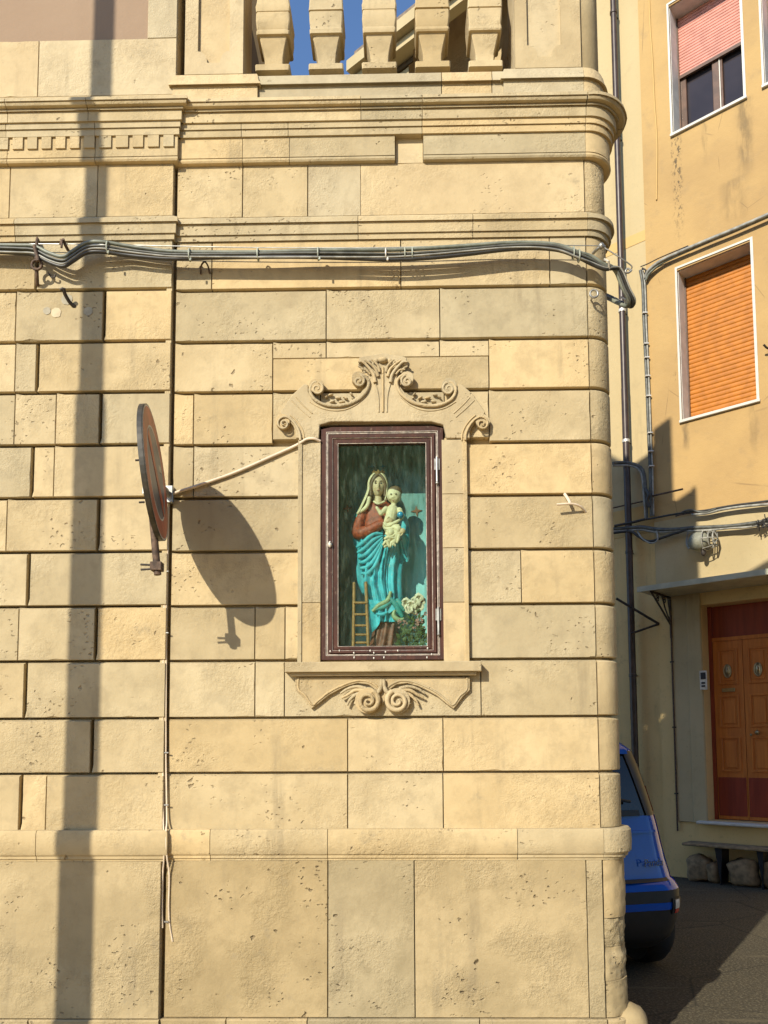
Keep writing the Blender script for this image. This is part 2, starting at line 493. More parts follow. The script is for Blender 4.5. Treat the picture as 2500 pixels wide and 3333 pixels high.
def stone(x0, x1, z0, z1, yf, depth=0.05, ct=0.0015, cb=0.0015, cl=0.0015, cr=0.0015, cd=0.02, jag=1.0, name='stone_block', mat='stone', parent=None, step=0.035):
    """a dressed block: front face inset by the chamfer of each side, worn uneven arrises"""
    def loop():
        pts = []
        W, H = x1 - x0, z1 - z0
        nx = max(2, int(W / step)); nz = max(2, int(H / step))
        for i in range(nx): pts.append((x0 + W * i / nx, z0, 'b'))
        for i in range(nz): pts.append((x1, z0 + H * i / nz, 'r'))
        for i in range(nx): pts.append((x1 - W * i / nx, z1, 't'))
        for i in range(nz): pts.append((x0, z1 - H * i / nz, 'l'))
        return pts
    base = loop()
    mb = MB()
    sd = random.random() * 100
    back = [Vector((x, yf + depth, z)) for x, z, s in base]
    mid = []; front = []
    for x, z, s in base:
        j = 0.0012 * jag * (noise.noise(Vector((x * 9, z * 9, sd))) + 0.6 * noise.noise(Vector((x * 31, z * 31, sd))))
        chip = max(0.0, noise.noise(Vector((x * 14, z * 14, sd + 5))) - 0.42) * 0.022 * jag
        u = (x - x0) / (x1 - x0); w = (z - z0) / (z1 - z0)
        l = cl + abs(j) + chip * 0.6; r = cr + abs(j) + chip * 0.6; t = ct + abs(j) + chip * 0.6; b = cb + abs(j) + chip
        fx = x; fz = z
        if abs(x - x0) < 1e-6: fx = x + l
        if abs(x - x1) < 1e-6: fx = x - r
        if abs(z - z0) < 1e-6: fz = z + b
        if abs(z - z1) < 1e-6: fz = z - t
        fx = min(max(fx, x0 + l), x1 - r); fz = min(max(fz, z0 + b), z1 - t)
        front.append(Vector((fx, yf, fz)))
        dd = cd if True else 0
        # depth at which the chamfer meets the side: a wide chamfer is deep, a plain arris is shallow
        wide = {'t': ct, 'b': cb, 'l': cl, 'r': cr}[s]
        d = cd if wide > 0.004 else 0.0025 + chip
        mid.append(Vector((x, yf + min(d, depth * 0.9), z)))
    mb.rings([back, mid, front], True, True)
    return mb.build(name, mat, parent)

def sweep(profile, path, name, mat, parent=None, smooth=False, bevel=0.0, scales=None):
    """profile of (projection, z), closed, swept along a plan path of (x, y); outward is to the right of travel"""
    P = [Vector((p[0], p[1])) for p in path]
    offs = []
    for i in range(len(P)):
        ns = []
        if i > 0:
            t = (P[i] - P[i - 1]).normalized(); ns.append(Vector((t.y, -t.x)))
        if i < len(P) - 1:
            t = (P[i + 1] - P[i]).normalized(); ns.append(Vector((t.y, -t.x)))
        n = ns[0] if len(ns) == 1 else (ns[0] + ns[1]) / (1 + ns[0].dot(ns[1]))
        offs.append(n)
    mb = MB()
    sc = scales or [1.0] * len(P)
    rings = [[Vector((P[i].x + offs[i].x * p * (sc[i] if p > 0 else 1), P[i].y + offs[i].y * p * (sc[i] if p > 0 else 1), z)) for p, z in profile] for i in range(len(P))]
    mb.rings(rings, True, True)
    return mb.build(name, mat, parent, smooth, bevel)

def wall_holes(u0, u1, z0, z1, holes, T, thick, name, mat, parent=None):
    """a flat wall with rectangular openings; T maps (u, depth-behind-face, z) to the world"""
    us = sorted({u0, u1, *[h[0] for h in holes], *[h[1] for h in holes]})
    zs = sorted({z0, z1, *[h[2] for h in holes], *[h[3] for h in holes]})
    us = [u for u in us if u0 <= u <= u1]; zs = [z for z in zs if z0 <= z <= z1]
    mb = MB()
    def solid(i, j):
        if i < 0 or j < 0 or i >= len(us) - 1 or j >= len(zs) - 1: return False
        cu = (us[i] + us[i + 1]) / 2; cz = (zs[j] + zs[j + 1]) / 2
        return not any(h[0] < cu < h[1] and h[2] < cz < h[3] for h in holes)
    for i in range(len(us) - 1):
        for j in range(len(zs) - 1):
            if not solid(i, j): continue
            a, b, c, d = us[i], us[i + 1], zs[j], zs[j + 1]
            q = lambda u, y, z: T(u, y, z)
            mb.add([q(a, 0, c), q(b, 0, c), q(b, 0, d), q(a, 0, d)], [(0, 1, 2, 3)])
            mb.add([q(a, thick, c), q(b, thick, c), q(b, thick, d), q(a, thick, d)], [(3, 2, 1, 0)])
            if not solid(i - 1, j): mb.add([q(a, 0, c), q(a, thick, c), q(a, thick, d), q(a, 0, d)], [(0, 1, 2, 3)])
            if not solid(i + 1, j): mb.add([q(b, 0, c), q(b, 0, d), q(b, thick, d), q(b, thick, c)], [(0, 1, 2, 3)])
            if not solid(i, j - 1): mb.add([q(a, 0, c), q(b, 0, c), q(b, thick, c), q(a, thick, c)], [(0, 1, 2, 3)])
            if not solid(i, j + 1): mb.add([q(a, 0, d), q(a, thick, d), q(b, thick, d), q(b, 0, d)], [(0, 1, 2, 3)])
    return mb.build(name, mat, parent)

# ------------------------------------------------------------------ ground
g = MB().add([(-300, -300, 0), (300, -300, 0), (300, 300, 0), (-300, 300, 0)], [(0, 1, 2, 3)]).build('road', 'asphalt'); g['kind'] = 'structure'
g = MB().box(-14, 9, -14, -0.9, -0.05, 0.006).build('paving', 'paving'); g['kind'] = 'structure'
simple('rubble', (0.26, 0.185, 0.10), 0.95, 0, 0.35, 14, 0.6)
simple('mortar_grey', (0.36, 0.32, 0.235), 0.95, 0, 0.15, 20, 0.4)
simple('mortar_pale', (0.53, 0.44, 0.29), 0.95, 0, 0.10, 20, 0.4)

# ================================================================== corner building of dressed limestone
XE = -1.17                    # edge of the left bay
LB = -0.025                   # the left bay stands this much proud
XC = xx(1923, 1300)           # where the front turns into the rounded corner
RC = 0.128                    # radius of the rounded corner
SIDE = Vector((-0.76, 0.65)).normalized()
XL = -3.2
bld = thing('corner_building', (XE, 0.3, 0.0), 'yellowish limestone corner building with rounded edge, cornice and balustraded terrace', 'building')

a_end = math.atan2(-SIDE.x, SIDE.y)          # outward normal of the side wall = (SIDE.y, -SIDE.x)
def corner_path(x_start, n=14, side=1.2):
    pts = [(x_start, 0.0)] if x_start < XC - 1e-4 else []
    a0, a1 = -pi / 2, math.atan2(-SIDE.x, SIDE.y)
    for i in range(n + 1):
        a = a0 + (a1 - a0) * i / n
        pts.append((XC + RC * cos(a), RC + RC * sin(a)))
    l = Vector(pts[-1]); e = l + SIDE * side
    pts.append((e.x, e.y))
    return pts

# niche opening in the wall
NX0, NX1 = xx(1043, 1800), xx(1447, 1800)
NZ0, NZ1 = zz(2152), zz(1386)

# backing wall, seen only in the joints
wall_holes(XL, XC + 0.02, 0.0, zz(312), [(NX0, NX1, NZ0, NZ1)], lambda u, d, z: Vector((u, 0.040 + d, z)), 0.05, 'backing_wall', 'stone', bld)
sweep([(-0.036, 0.0), (-0.036, zz(312)), (-0.07, zz(312)), (-0.07, 0.0)], corner_path(XC, side=3.2), 'backing_wall', 'stone', bld)

# ---- right bay courses
GAP = 0.0115; CH = 0.0085
rows = [779, 936, 1105, 1270, 1442, 1614, 1790, 1968, 2147, 2334, 2514, 2700]
RZ = [zz(r) for r in rows]
SJ = 0.0022
def course_R(i, xs, y_split=None, mat='stone'):
    """blocks of the right bay between rows i and i+1; xs are joint positions in pixels"""
    top = RZ[i] - (GAP / 2 if i > 0 else 0.001); bot = RZ[i + 1] + (GAP / 2 if i < len(rows) - 2 else 0.001)
    ymid = (rows[i] + rows[i + 1]) / 2
    X = [xx(p, ymid) if not isinstance(p, tuple) else p[0] for p in xs]
    for a, b in zip(X[:-1], X[1:]):
        if isinstance(a, str): continue
        stone(a + SJ, b - SJ, bot, top, 0.0, 0.06, ct=(CH if i > 0 else 0.0015), parent=bld, mat=mat)
L = (XE + 0.014,)
Rr = (XC - 0.004,)
course_R(0, [L, 690, 1305, 1790, Rr])
course_R(1, [L, 1062, 1432, Rr])
# course 2 (1105-1270): the block above the shrine is cut by a thin horizontal joint
def piece(x0, x1, y0, y1, ct=0.0015, cb=0.0015, mat='stone', gt=0.0017, gb=0.0017):
    ym = (y0 + y1) / 2
    X0 = x0[0] if isinstance(x0, tuple) else xx(x0, ym)
    X1 = x1[0] if isinstance(x1, tuple) else xx(x1, ym)
    stone(X0 + SJ, X1 - SJ, zz(y1) + gb, zz(y0) - gt, 0.0, 0.06, ct=ct, cb=cb, parent=bld, mat=mat)
H = GAP / 2
piece(L, 888, 1105, 1270, ct=CH, gt=H, gb=H)
piece(888, 1062, 1105, 1163, ct=CH, gt=H)
piece(1062, 1431, 1105, 1163, ct=CH, gt=H)
piece(1431, 1592, 1105, 1163, ct=CH, gt=H)
piece(888, 1250, 1163, 1270, gb=H)
piece(1250, 1592, 1163, 1270, gb=H)
piece(1592, Rr, 1105, 1270, ct=CH, gt=H, gb=H)
# course 3 (1270-1442)
piece(L, 630, 1270, 1442, ct=CH, gt=H, gb=H)
piece(630, 888, 1270, 1442, ct=CH, gt=H, gb=H)
piece(888, 1043, 1270, 1427, ct=CH, gt=H, gb=0.001)
piece(1043, 1447, 1270, 1380, ct=CH, gt=H, gb=0.0)
piece(1447, 1592, 1270, 1427, ct=CH, gt=H, gb=0.001)
piece(1592, Rr, 1270, 1442, ct=CH, gt=H, gb=H)
JL, JR = (xx(972, 1800),), (xx(1522, 1800),)
# courses 4..7 beside the shrine
for i, (lj, rj) in enumerate([([630], []), ([], []), ([], [1697]), ([830, 928], [])]):
    y0, y1 = rows[4 + i], rows[5 + i]
    seq = [L] + lj + [JL]
    for a, b in zip(seq[:-1], seq[1:]): piece(a, b, y0, y1, ct=CH, gt=H, gb=H)
    seq = [JR] + rj + [Rr]
    for a, b in zip(seq[:-1], seq[1:]): piece(a, b, y0, y1, ct=CH, gt=H, gb=H)
# wall behind the jambs
for a, b in ((JL, 1043), (1447, JR)):
    piece(a, b, 1427, 2152, gt=0.001, gb=0.001)
# course 8 (2147-2334)
for a, b in ((L, 830), (830, 926), (926, 1566), (1566, Rr)):
    if a == 926: piece(a, b, 2160, 2334, gb=H)
    else: piece(a, b, 2147, 2334, ct=CH, gt=H, gb=H)
course_R(9, [L, 1132, 1443, Rr], mat='stone')
course_R(10, [L, 1132, 1443, Rr])

# rounded corner stones, one per course
def corner_stone(z0, z1, ch, mat='stone'):
    p = [(-0.07, z0), (-0.012, z0), (-0.002, z0 + 0.003), (0.0, z0 + 0.008), (0.0, z1 - ch - 0.003), (-0.004, z1 - ch * 0.7), (-0.022, z1), (-0.07, z1)]
    sweep(p, corner_path(XC + 0.004, 12, 0.5), 'corner_stone', mat, bld, smooth=35)
for i in range(len(rows) - 1):
    if i == 0: continue
    corner_stone(RZ[i + 1] + H, RZ[i] - H, CH)
corner_stone(RZ[1] + H, RZ[0] - 0.001, 0.003)

# ---- left bay: rusticated with vertical channels
def zl(y): return at(300, y, LB).z
def piece_L(x0, x1, z0, z1, ct, cl, mat='stone'):
    stone(x0, x1, z0, z1, LB, 0.06, ct=ct, cl=cl, parent=bld, mat=mat)
vch = {0: 118, 1: 337, 2: 120, 3: 325, 4: 103, 5: 318, 6: 90, 7: 310, 8: 80, 9: 297, 10: 65}
flush = {0: [], 1: [52], 2: [50], 3: [48, 182], 4: [176], 5: [22], 6: [], 7: [60], 8: [], 9: [], 10: [150]}
XR = XE - 0.001
for i in range(len(rows) - 1):
    top = RZ[i] - (H if i > 0 else 0.001); bot = RZ[i + 1] + (H if i < len(rows) - 2 else 0.001)
    ym = (rows[i] + rows[i + 1]) / 2
    ch = xx(vch[i], ym, LB)
    marks = [(XL, 'e')] + [(xx(f, ym, LB), 'f') for f in flush[i]] + [(ch, 'c'), (XR, 'e')]
    # extra channel out of view to the left
    marks = sorted(marks)
    for (a, ka), (b, kb) in zip(marks[:-1], marks[1:]):
        x0 = a + (H if ka == 'c' else SJ * 0.8 if ka == 'f' else 0)
        x1 = b - (H if kb == 'c' else SJ * 0.8 if kb == 'f' else 0)
        piece_L(x0, x1, bot, top, CH if i > 0 else 0.0015, CH if ka == 'c' else 0.0015)
# stones closing the side of the left bay
MB().box(XE - 0.03, XE - 0.0015, LB + 0.008, 0.03, 0.0, zz(312)).build('return_stone', 'stone', bld)

# ---- mouldings
def prof(pts, plane=0.0, back=-0.05):
    q = [(p, zz(y, -p)) for y, p in pts]
    return [(back, q[0][1])] + q + [(back, q[-1][1])]
cornice_top = [(309, 0.086), (319, 0.090), (320.5, 0.083), (326, 0.083), (334, 0.078), (341, 0.068), (346, 0.056), (346.5, 0.060), (352, 0.060), (353, 0.050), (388, 0.050)]
cornice_mid = [(388.5, 0.041), (411, 0.041), (412.5, 0.034), (436, 0.034)]
architrave = [(437, 0.024), (505, 0.024), (507, 0.017), (509, 0.026), (514, 0.0265), (521, 0.022), (527, 0.012), (531, 0.003), (532, 0.001)]
low_mould = [(701, 0.001), (704, 0.031), (718, 0.033), (719.5, 0.022), (756, 0.020), (757.5, 0.012), (777, 0.010), (779, 0.001)]
base_band = [(2697, 0.010), (2699, 0.024), (2708, 0.031), (2740, 0.033), (2776, 0.031), (2781, 0.026), (2782.5, 0.020), (2792, 0.019), (2794, 0.012), (2800, 0.011)]

def run_R(pr, joints, name, y, skip=(), mat='stone', smooth=30):
    xs = [XE + 0.001] + [xx(j, y) for j in joints]
    for i, (a, b) in enumerate(zip(xs[:-1], xs[1:])):
        if i in skip: continue
        sweep(pr, [(a + SJ * 0.7, 0.0), (b - SJ * 0.7, 0.0)], name, mat, bld, smooth)
    sweep(pr, [(xs[-1] + SJ * 0.7, 0.0), (XC, 0.0)], name, mat, bld, smooth)
    cpth = corner_path(XC + 0.0015, 16, 1.2)
    sweep(pr, cpth, name + '_corner', mat, bld, smooth, scales=[1 + 0.45 * min(1.0, i / 9) for i in range(len(cpth))])
def run_L(pr, joints, name, y, mat='stone', smooth=30):
    xs = [XL] + [xx(j, y, LB) for j in joints]
    for a, b in zip(xs[:-1], xs[1:]):
        sweep(pr, [(a + SJ * 0.7, LB), (b - SJ * 0.7, LB)], name, mat, bld, smooth)
    sweep(pr, [(xs[-1] + SJ * 0.7, LB), (XE, LB), (XE, 0.03)], name, mat, bld, smooth)
run_R(prof(cornice_top), [1176, 1373], 'cornice', 350)
run_R(prof(cornice_mid), [790, 941, 1373], 'cornice_fillet', 410)
run_R(prof(architrave), [792, 944, 1286, 1377], 'architrave', 480, skip=(3,))
run_R(prof(low_mould), [1166, 1538], 'string_course', 740)
run_R(prof(base_band), [688, 1068, 1682], 'base_band', 2740, mat='stone')
run_L(prof(cornice_top), [42, 300], 'cornice', 340)
run_L(prof(cornice_mid), [32, 318], 'cornice_fillet', 400)
run_L(prof(architrave), [32, 316], 'architrave', 470)
run_L(prof(low_mould), [55], 'string_course', 730)
run_L(prof(base_band), [125], 'base_band', 2750, mat='stone')
# stone seen where a length of the architrave has broken away
stone(xx(1286, 480), xx(1377, 480), zz(531), zz(437), 0.004, 0.05, parent=bld, mat='stone_pale', name='patch_stone')
# hanging tabs of the left architrave
tabs = [-18, 28, 76, 122, 168, 214, 260, 309, 363, 418, 467, 518, 566]
for a, b in zip(tabs[:-1], tabs[1:]):
    x0 = xx(a + 15, 480, LB - 0.024); x1 = xx(b, 480, LB - 0.024)
    if x1 > XE + 0.03: x1 = XE + 0.022
    MB().box(x0, x1, LB - 0.0325, LB - 0.020, zl(495) - 0.0, zl(440)).build('tab', 'stone', bld)
    if b < 560:
        xa = xx(b - 1, 480, LB - 0.024)
        MB().box(xa, xa + 0.026, LB - 0.0325, LB - 0.020, zl(455), zl(440)).build('tab', 'stone', bld)

# ---- frieze
ft, fb = zz(532) - 0.001, zz(701) + 0.001
X = [XE + 0.012] + [xx(p, 615) for p in (790, 1002)] + [XC - 0.004]
for j, (a, b) in enumerate(zip(X[:-1], X[1:])):
    if j == 2:
        m = xx(1174, 615)
        stone(a + SJ, m - SJ * 0.3, fb, ft, 0.0, 0.06, parent=bld, mat='stone_pale', name='frieze_stone')
        stone(m + SJ * 0.3, b - SJ, fb, ft, 0.0, 0.06, parent=bld, mat='stone_pale', name='frieze_stone')
    else:
        stone(a + SJ, b - SJ, fb, ft, 0.0, 0.06, parent=bld, name='frieze_stone')
corner_stone(fb, ft, 0.002)
X = [XL, xx(32, 610, LB), xx(317, 610, LB), XE - 0.001]
for a, b in zip(X[:-1], X[1:]):
    stone(a + SJ, b - SJ * 0.5, fb, ft, LB, 0.06, parent=bld, name='frieze_stone')

# ---- plinth
pt, pb = zz(2800, -0.011) - 0.001, zz(3312, -0.011)
X = [XE + 0.016] + [xx(p, 3050) for p in (1068, 1350, 1912)] + [XC - 0.004]
for a, b in zip(X[:-1], X[1:]):
    stone(a + SJ, b - SJ, pb, pt, -0.011, 0.06, parent=bld, mat='stone_plinth', name='plinth_stone', jag=1.6, step=0.02)
X = [XL, XE - 0.001]
stone(XL, XE - 0.002, pb, pt, LB - 0.011, 0.06, parent=bld, mat='stone_plinth', name='plinth_stone', jag=1.6, step=0.02)
# worn rounded corner of the plinth in five courses
zs = [pb, zz(3195, -.011), zz(3085, -.011), zz(2990, -.011), pt]
for k, (a, b) in enumerate(zip(zs[:-1], zs[1:])):
    base = corner_path(XC + 0.006, 26, 0.4)
    mb = MB(); rings = []
    nz = 14
    for i in range(nz + 1):
        z = a + 0.0008 + (b - a - 0.0016) * i / nz
        ring = []
        cx, cy = XC, RC
        for (px_, py_) in base:
            n = Vector((px_ - cx, py_ - cy)); 
            if n.length < 1e-6: n = Vector((0, -1))
            n.normalize()
            h = noise.noise(Vector((px_ * 16, py_ * 16, z * 14 + k * 3))) + 0.7 * noise.noise(Vector((px_ * 42, py_ * 42, z * 40)))
            wear = (0.008 + 0.008 * h) * (1.3 if k in (1, 2) else 0.8)
            if k in (1, 2): wear += 0.012 * max(0, noise.noise(Vector((px_ * 7, 3, z * 9))))
            d = 0.012 - wear
            if py_ > 0.35: d = 0.0
            ring.append(Vector((px_ + n.x * d, py_ + n.y * d, z)))
        ring += [Vector((base[-1][0] - 0.05, base[-1][1] - 0.12, z)), Vector((XC + 0.006, 0.05, z))]
        rings.append(ring)
    mb.rings(rings, True, True).build('plinth_corner_stone', 'stone_plinth', bld, smooth=60)
# base course standing a little proud
zb = zz(3319, -0.03)
X = [XL, xx(95, 3330, -.03), xx(520, 3330, -.03), xx(735, 3330, -.03), xx(1000, 3330, -.03), xx(1562, 3330, -.03), XC - 0.002]
for a, b in zip(X[:-1], X[1:]):
    stone(a + 0.002, b - 0.002, 0.0, zb, -0.03 if a > -1.3 else -0.045, 0.09, ct=0.006, cd=0.006, parent=bld, mat='stone_plinth', name='base_stone', jag=2.5, step=0.02)
sweep([(-0.07, 0.0), (0.03, 0.0), (0.034, zb * 0.6), (0.030, zb - 0.01), (0.02, zb), (-0.07, zb)], corner_path(XC + 0.002, 14, 0.6), 'base_stone', 'stone_plinth', bld, smooth=40)
# rounded guard stone at the foot of the corner
gc = at(2062, 3300, 0.02)
mb = MB(); rings = []
for i in range(13):
    t = i / 12.0
    z = (gc.z + 0.035) * t
    r = 0.105 * (1.0 if t < 0.6 else sqrt(max(0.02, 1 - ((t - 0.6) / 0.4) ** 2.4)))
    ring = []
    for j in range(24):
        a = 2 * pi * j / 24
        q = r * (1 + 0.10 * noise.noise(Vector((cos(a) * 1.5, sin(a) * 1.5, z * 9))))
        ring.append(Vector((gc.x - 0.01 + q * cos(a), 0.10 + q * sin(a) * 1.1, z)))
    rings.append(ring)
guard = mb.rings(rings).build('guard_stone', 'stone_plinth', None, smooth=70)
tag(guard, 'rounded limestone guard stone at the foot of the building corner', 'guard stone')

# ---- terrace: blocking course, piers and balusters
TZ = zz(312)
tw = [(240, 0.0), (243, 0.006), (258, 0.010), (262, 0.018), (267, 0.020), (269, 0.010), (271, 0.0), (312, 0.0)]
def tprof(pts, push=0.0, back=-0.22):
    q = [(p + push, zz(y, -p - push)) for y, p in pts]
    return [(back, q[0][1])] + q + [(back, q[-1][1] - 0.004)]
ZTOP = zz(238)
jt = [836, 1437, 1601]
xs = [XE + 0.06] + [xx(j, 275) for j in jt]
for a, b in zip(xs[:-1], xs[1:]):
    sweep(tprof(tw), [(a + SJ, 0.0), (b - SJ, 0.0)], 'terrace_kerb', 'stone_pale', bld, 30)
sweep(tprof(tw), [(xs[-1] + SJ, 0.0), (XC, 0.0)], 'terrace_kerb', 'stone_pale', bld, 30)
# pier bases step forward
tb = [(232, 0.0), (236, 0.004), (254, 0.012), (258, 0.020), (262, 0.022), (264, 0.012), (265, 0.004), (312, 0.004)]
pier_L = (xx(603, 130), xx(792, 130)); pier_R = (xx(1676, 130), XC - 0.006)
xa, xb = xx(575, 275), xx(830, 275)
sweep(tprof(tb, 0.012), [(xa, 0.1), (xa, 0.0), (xb, 0.0), (xb, 0.1)], 'pier_base', 'stone_pale', bld, 30)
xa = xx(1648, 275)
sweep(tprof(tb, 0.012, -0.05), [(xa, 0.12), (xa, 0.0), (XC, 0.0)], 'pier_base', 'stone_pale', bld, 30)
sweep(tprof(tb, 0.012, -0.05), corner_path(XC + 0.001, 14, 0.4), 'pier_base', 'stone_pale', bld, 30)
ZP = zz(232); ZR = zz(-250); ZRT = zz(-330)
def pier(x0, x1, px0, px1, yb):
    yf = -0.004
    w = x1 - x0
    # sunken panel with scooped corners
    a, b = xx(px0, 130), xx(px1, 130)
    zlow = zz(yb); zsc = zz(yb - 38); c = (b - a) * 0.30
    hole = [(a, ZR - 0.12), (a, zsc)]
    for k in range(1, 7):
        t = k / 6 * pi / 2
        hole.append((a + c * (sin(t)) , zsc - (zsc - zlow) * (1 - cos(t))))
    for k in range(6, -1, -1):
        t = k / 6 * pi / 2
        hole.append((b - c * sin(t), zsc - (zsc - zlow) * (1 - cos(t))))
    hole.append((b, ZR - 0.12))
    MB().prism([(x0, ZP), (x1, ZP), (x1, ZR), (x0, ZR)], yf, yf + 0.018, [hole]).build('pier', 'stone_pale', bld)
    MB().box(x0, x1, yf + 0.018, 0.24, ZP, ZR).build('pier', 'stone_pale', bld)
pier(*pier_L, 645, 748, 195)
pier(*pier_R, 1715, 1826, 197)
cs = [(-0.07, ZP), (-0.018, ZP), (-0.012, ZP + 0.01), (-0.012, ZR), (-0.07, ZR)]
sweep(cs, corner_path(XC + 0.006, 12, 0.3), 'corner_colonnette', 'stone', bld, 40)
# hand rail
sweep([(-0.24, ZR), (0.02, ZR), (0.035, ZR + 0.03), (0.035, ZRT - 0.02), (0.02, ZRT), (-0.24, ZRT)], [(XE + 0.06, 0.0), (XC, 0.0)], 'hand_rail', 'stone_pale', bld, 30)
sweep([(-0.07, ZR), (0.02, ZR), (0.035, ZR + 0.03), (0.035, ZRT - 0.02), (0.02, ZRT), (-0.07, ZRT)], corner_path(XC + 0.001, 12, 1.2), 'hand_rail', 'stone_pale', bld, 30)
# square vase balusters
bprof = [(237, 57), (219, 57), (217, 52), (214, 50), (212, 44), (207, 42), (205, 31), (195, 29.5), (175, 31), (155, 35), (135, 41), (119, 46), (118, 53), (113, 55), (105, 54), (102, 53), (100, 53), (75, 55.5), (50, 55.5), (48.5, 53.5), (46.5, 53.5), (45, 57), (30, 57), (20, 55), (0, 53), (-40, 46), (-90, 36), (-140, 29), (-165, 28), (-170, 36), (-185, 38), (-190, 50), (-215, 55), (-252, 57)]
BY = 0.105
for k, cxp in enumerate((896, 1066, 1236, 1406, 1575)):
    c = xx(cxp, 200, BY)
    sc = (at(cxp + 1, 200, BY).x - at(cxp, 200, BY).x)
    rings = []; br = random.Random(k * 7 + 3)
    for (y, hw) in bprof:
        hw = hw * (1 + br.uniform(-0.022, 0.022))
        z = zz(y, BY - 0.06); h = hw * sc * 0.97; ch = h * 0.07
        rings.append([Vector((c + sx, BY + sy, z)) for sx, sy in ((-h + ch, -h), (h - ch, -h), (h, -h + ch), (h, h - ch), (h - ch, h), (-h + ch, h), (-h, h - ch), (-h, -h + ch))])
    MB().rings(rings).build('baluster', 'stone', bld, smooth=22)
# the terrace floor and its return along the alley
e1 = Vector(corner_path(XC)[-1])
poly = [(XE - 0.02, 0.05), (XC, 0.06), (XC + 0.05, 0.14)] + [tuple(Vector((XC + 0.05, 0.14)) + SIDE * 3.0), (XE - 0.9, 3.0)]
MB().add([(x, y, TZ - 0.02) for x, y in poly] + [(x, y, TZ - 0.2) for x, y in poly], [tuple(range(5)), tuple(range(9, 4, -1))] + [(i, (i + 1) % 5, (i + 1) % 5 + 5, i + 5) for i in range(5)]).build('terrace_floor', 'stone', bld)
# balustrade along the alley side, solid in the part the picture cannot see
sweep([(-0.12, TZ - 0.02), (-0.02, TZ - 0.02), (-0.02, ZR), (-0.12, ZR)], [tuple(Vector(corner_path(XC, 12, 0.02)[-1])), tuple(Vector(corner_path(XC, 12, 1.2)[-1]))], 'side_parapet', 'stone', bld)

# ---- tall left part of the building, rising above the terrace
UP = LB + 0.012
HT = 9.6
z1, z2 = zz(300, 0.0), zz(116, 0.0)
XS = [XL, xx(125, 210, UP), XE]
for a, b in zip(XS[:-1], XS[1:]):
    stone(a + SJ, b - SJ * 0.5, zz(300), z2 - 0.0015, UP, 0.09, parent=bld, mat='stone_pale', name='upper_stone')
MB().box(XL, XE, UP - 0.0, 0.3, zz(314), zz(300) - 0.001).build('upper_stone', 'stone_pale', bld)
xp = xx(481, 60, UP)
stone(xp + 0.001, XE - 0.001, z2 + 0.0015, z2 + 1.1, UP, 0.09, parent=bld, mat='stone_pale', name='upper_stone')
stone(xp + 0.001, XE - 0.001, z2 + 1.103, HT - 0.6, UP, 0.09, parent=bld, mat='stone_pale', name='upper_stone')
MB().box(XL, xp, UP + 0.008, UP + 0.09, z2 + 0.001, HT - 0.6).build('pink_panel', 'pink_plaster', bld)
MB().box(XE - 0.4, XE - 0.004, UP + 0.092, 2.75, zz(312), HT - 0.6).build('upper_side_wall', 'pale_plaster', bld)
MB().box(XE - 0.4, XE + 0.06, 0.16, 0.5, zz(312), HT - 1.0).build('corner_strip', 'stone', bld)
MB().box(-6.5, XE - 0.41, UP + 0.1, 2.7, 0.0, HT - 0.62).build('upper_core', 'pale_plaster', bld)
sweep([(-0.2, HT - 0.6), (0.02, HT - 0.6), (0.06, HT - 0.45), (0.10, HT - 0.30), (0.12, HT), (-0.2, HT)], [(-6.5, UP), (XE, UP), (XE, 2.7)], 'roof_cornice', 'stone_pale', bld)
MB().box(-6.4, XE - 0.1, UP + 0.1, 2.6, HT - 0.3, HT + 0.05).build('roof', 'slate', bld)
# side wall along the alley, unseen from the street front
cp = corner_path(XC + 0.004, 8, 0.45)
sweep([(-0.1, 0.0), (-0.004, 0.0), (-0.004, TZ), (-0.1, TZ)], [cp[-1], tuple(Vector(cp[-1]) + SIDE * 3.0)], 'side_wall', 'stone', bld)

MB().box(XE - 0.003, XE + 0.004, 0.55, 2.4, TZ + 0.02, TZ + 2.4).build('side_shade', 'dark_wall', bld)  # dark sheet over the side wall, standing in for its shade
pl_ = thing('leak_blocker', (0.0, 0.75, TZ - 0.02), 'long low box added unseen behind the balustrade to stop light leaks', 'leak_blocker')  # added box, out of sight, keeps sun from leaking between the balusters
MB().box(XE + 0.12, XC - 0.66, 0.6, 0.9, TZ - 0.02, 5.40).build('box', 'stone_pale', pl_)
# mortar patches left on the stones
def patch(px_, py_, r, mat, Y):
    c = at(px_, py_, Y)
    MB().prism([(c.x + r * (1 + 0.18 * noise.noise(Vector((cos(t) * 2, sin(t) * 2, px_)))) * cos(t), c.z + r * (1 + 0.18 * noise.noise(Vector((cos(t) * 2, sin(t) * 2, px_)))) * sin(t)) for t in [2 * pi * k / 18 for k in range(18)]], Y - 0.0025, Y + 0.002).build('mortar_patch', mat, bld)
patch(153, 1012, 0.020, 'mortar_grey', LB); patch(183, 1018, 0.026, 'mortar_pale', LB); patch(287, 1014, 0.024, 'mortar_grey', LB)
patch(218, 975, 0.03, 'mortar_grey', LB)

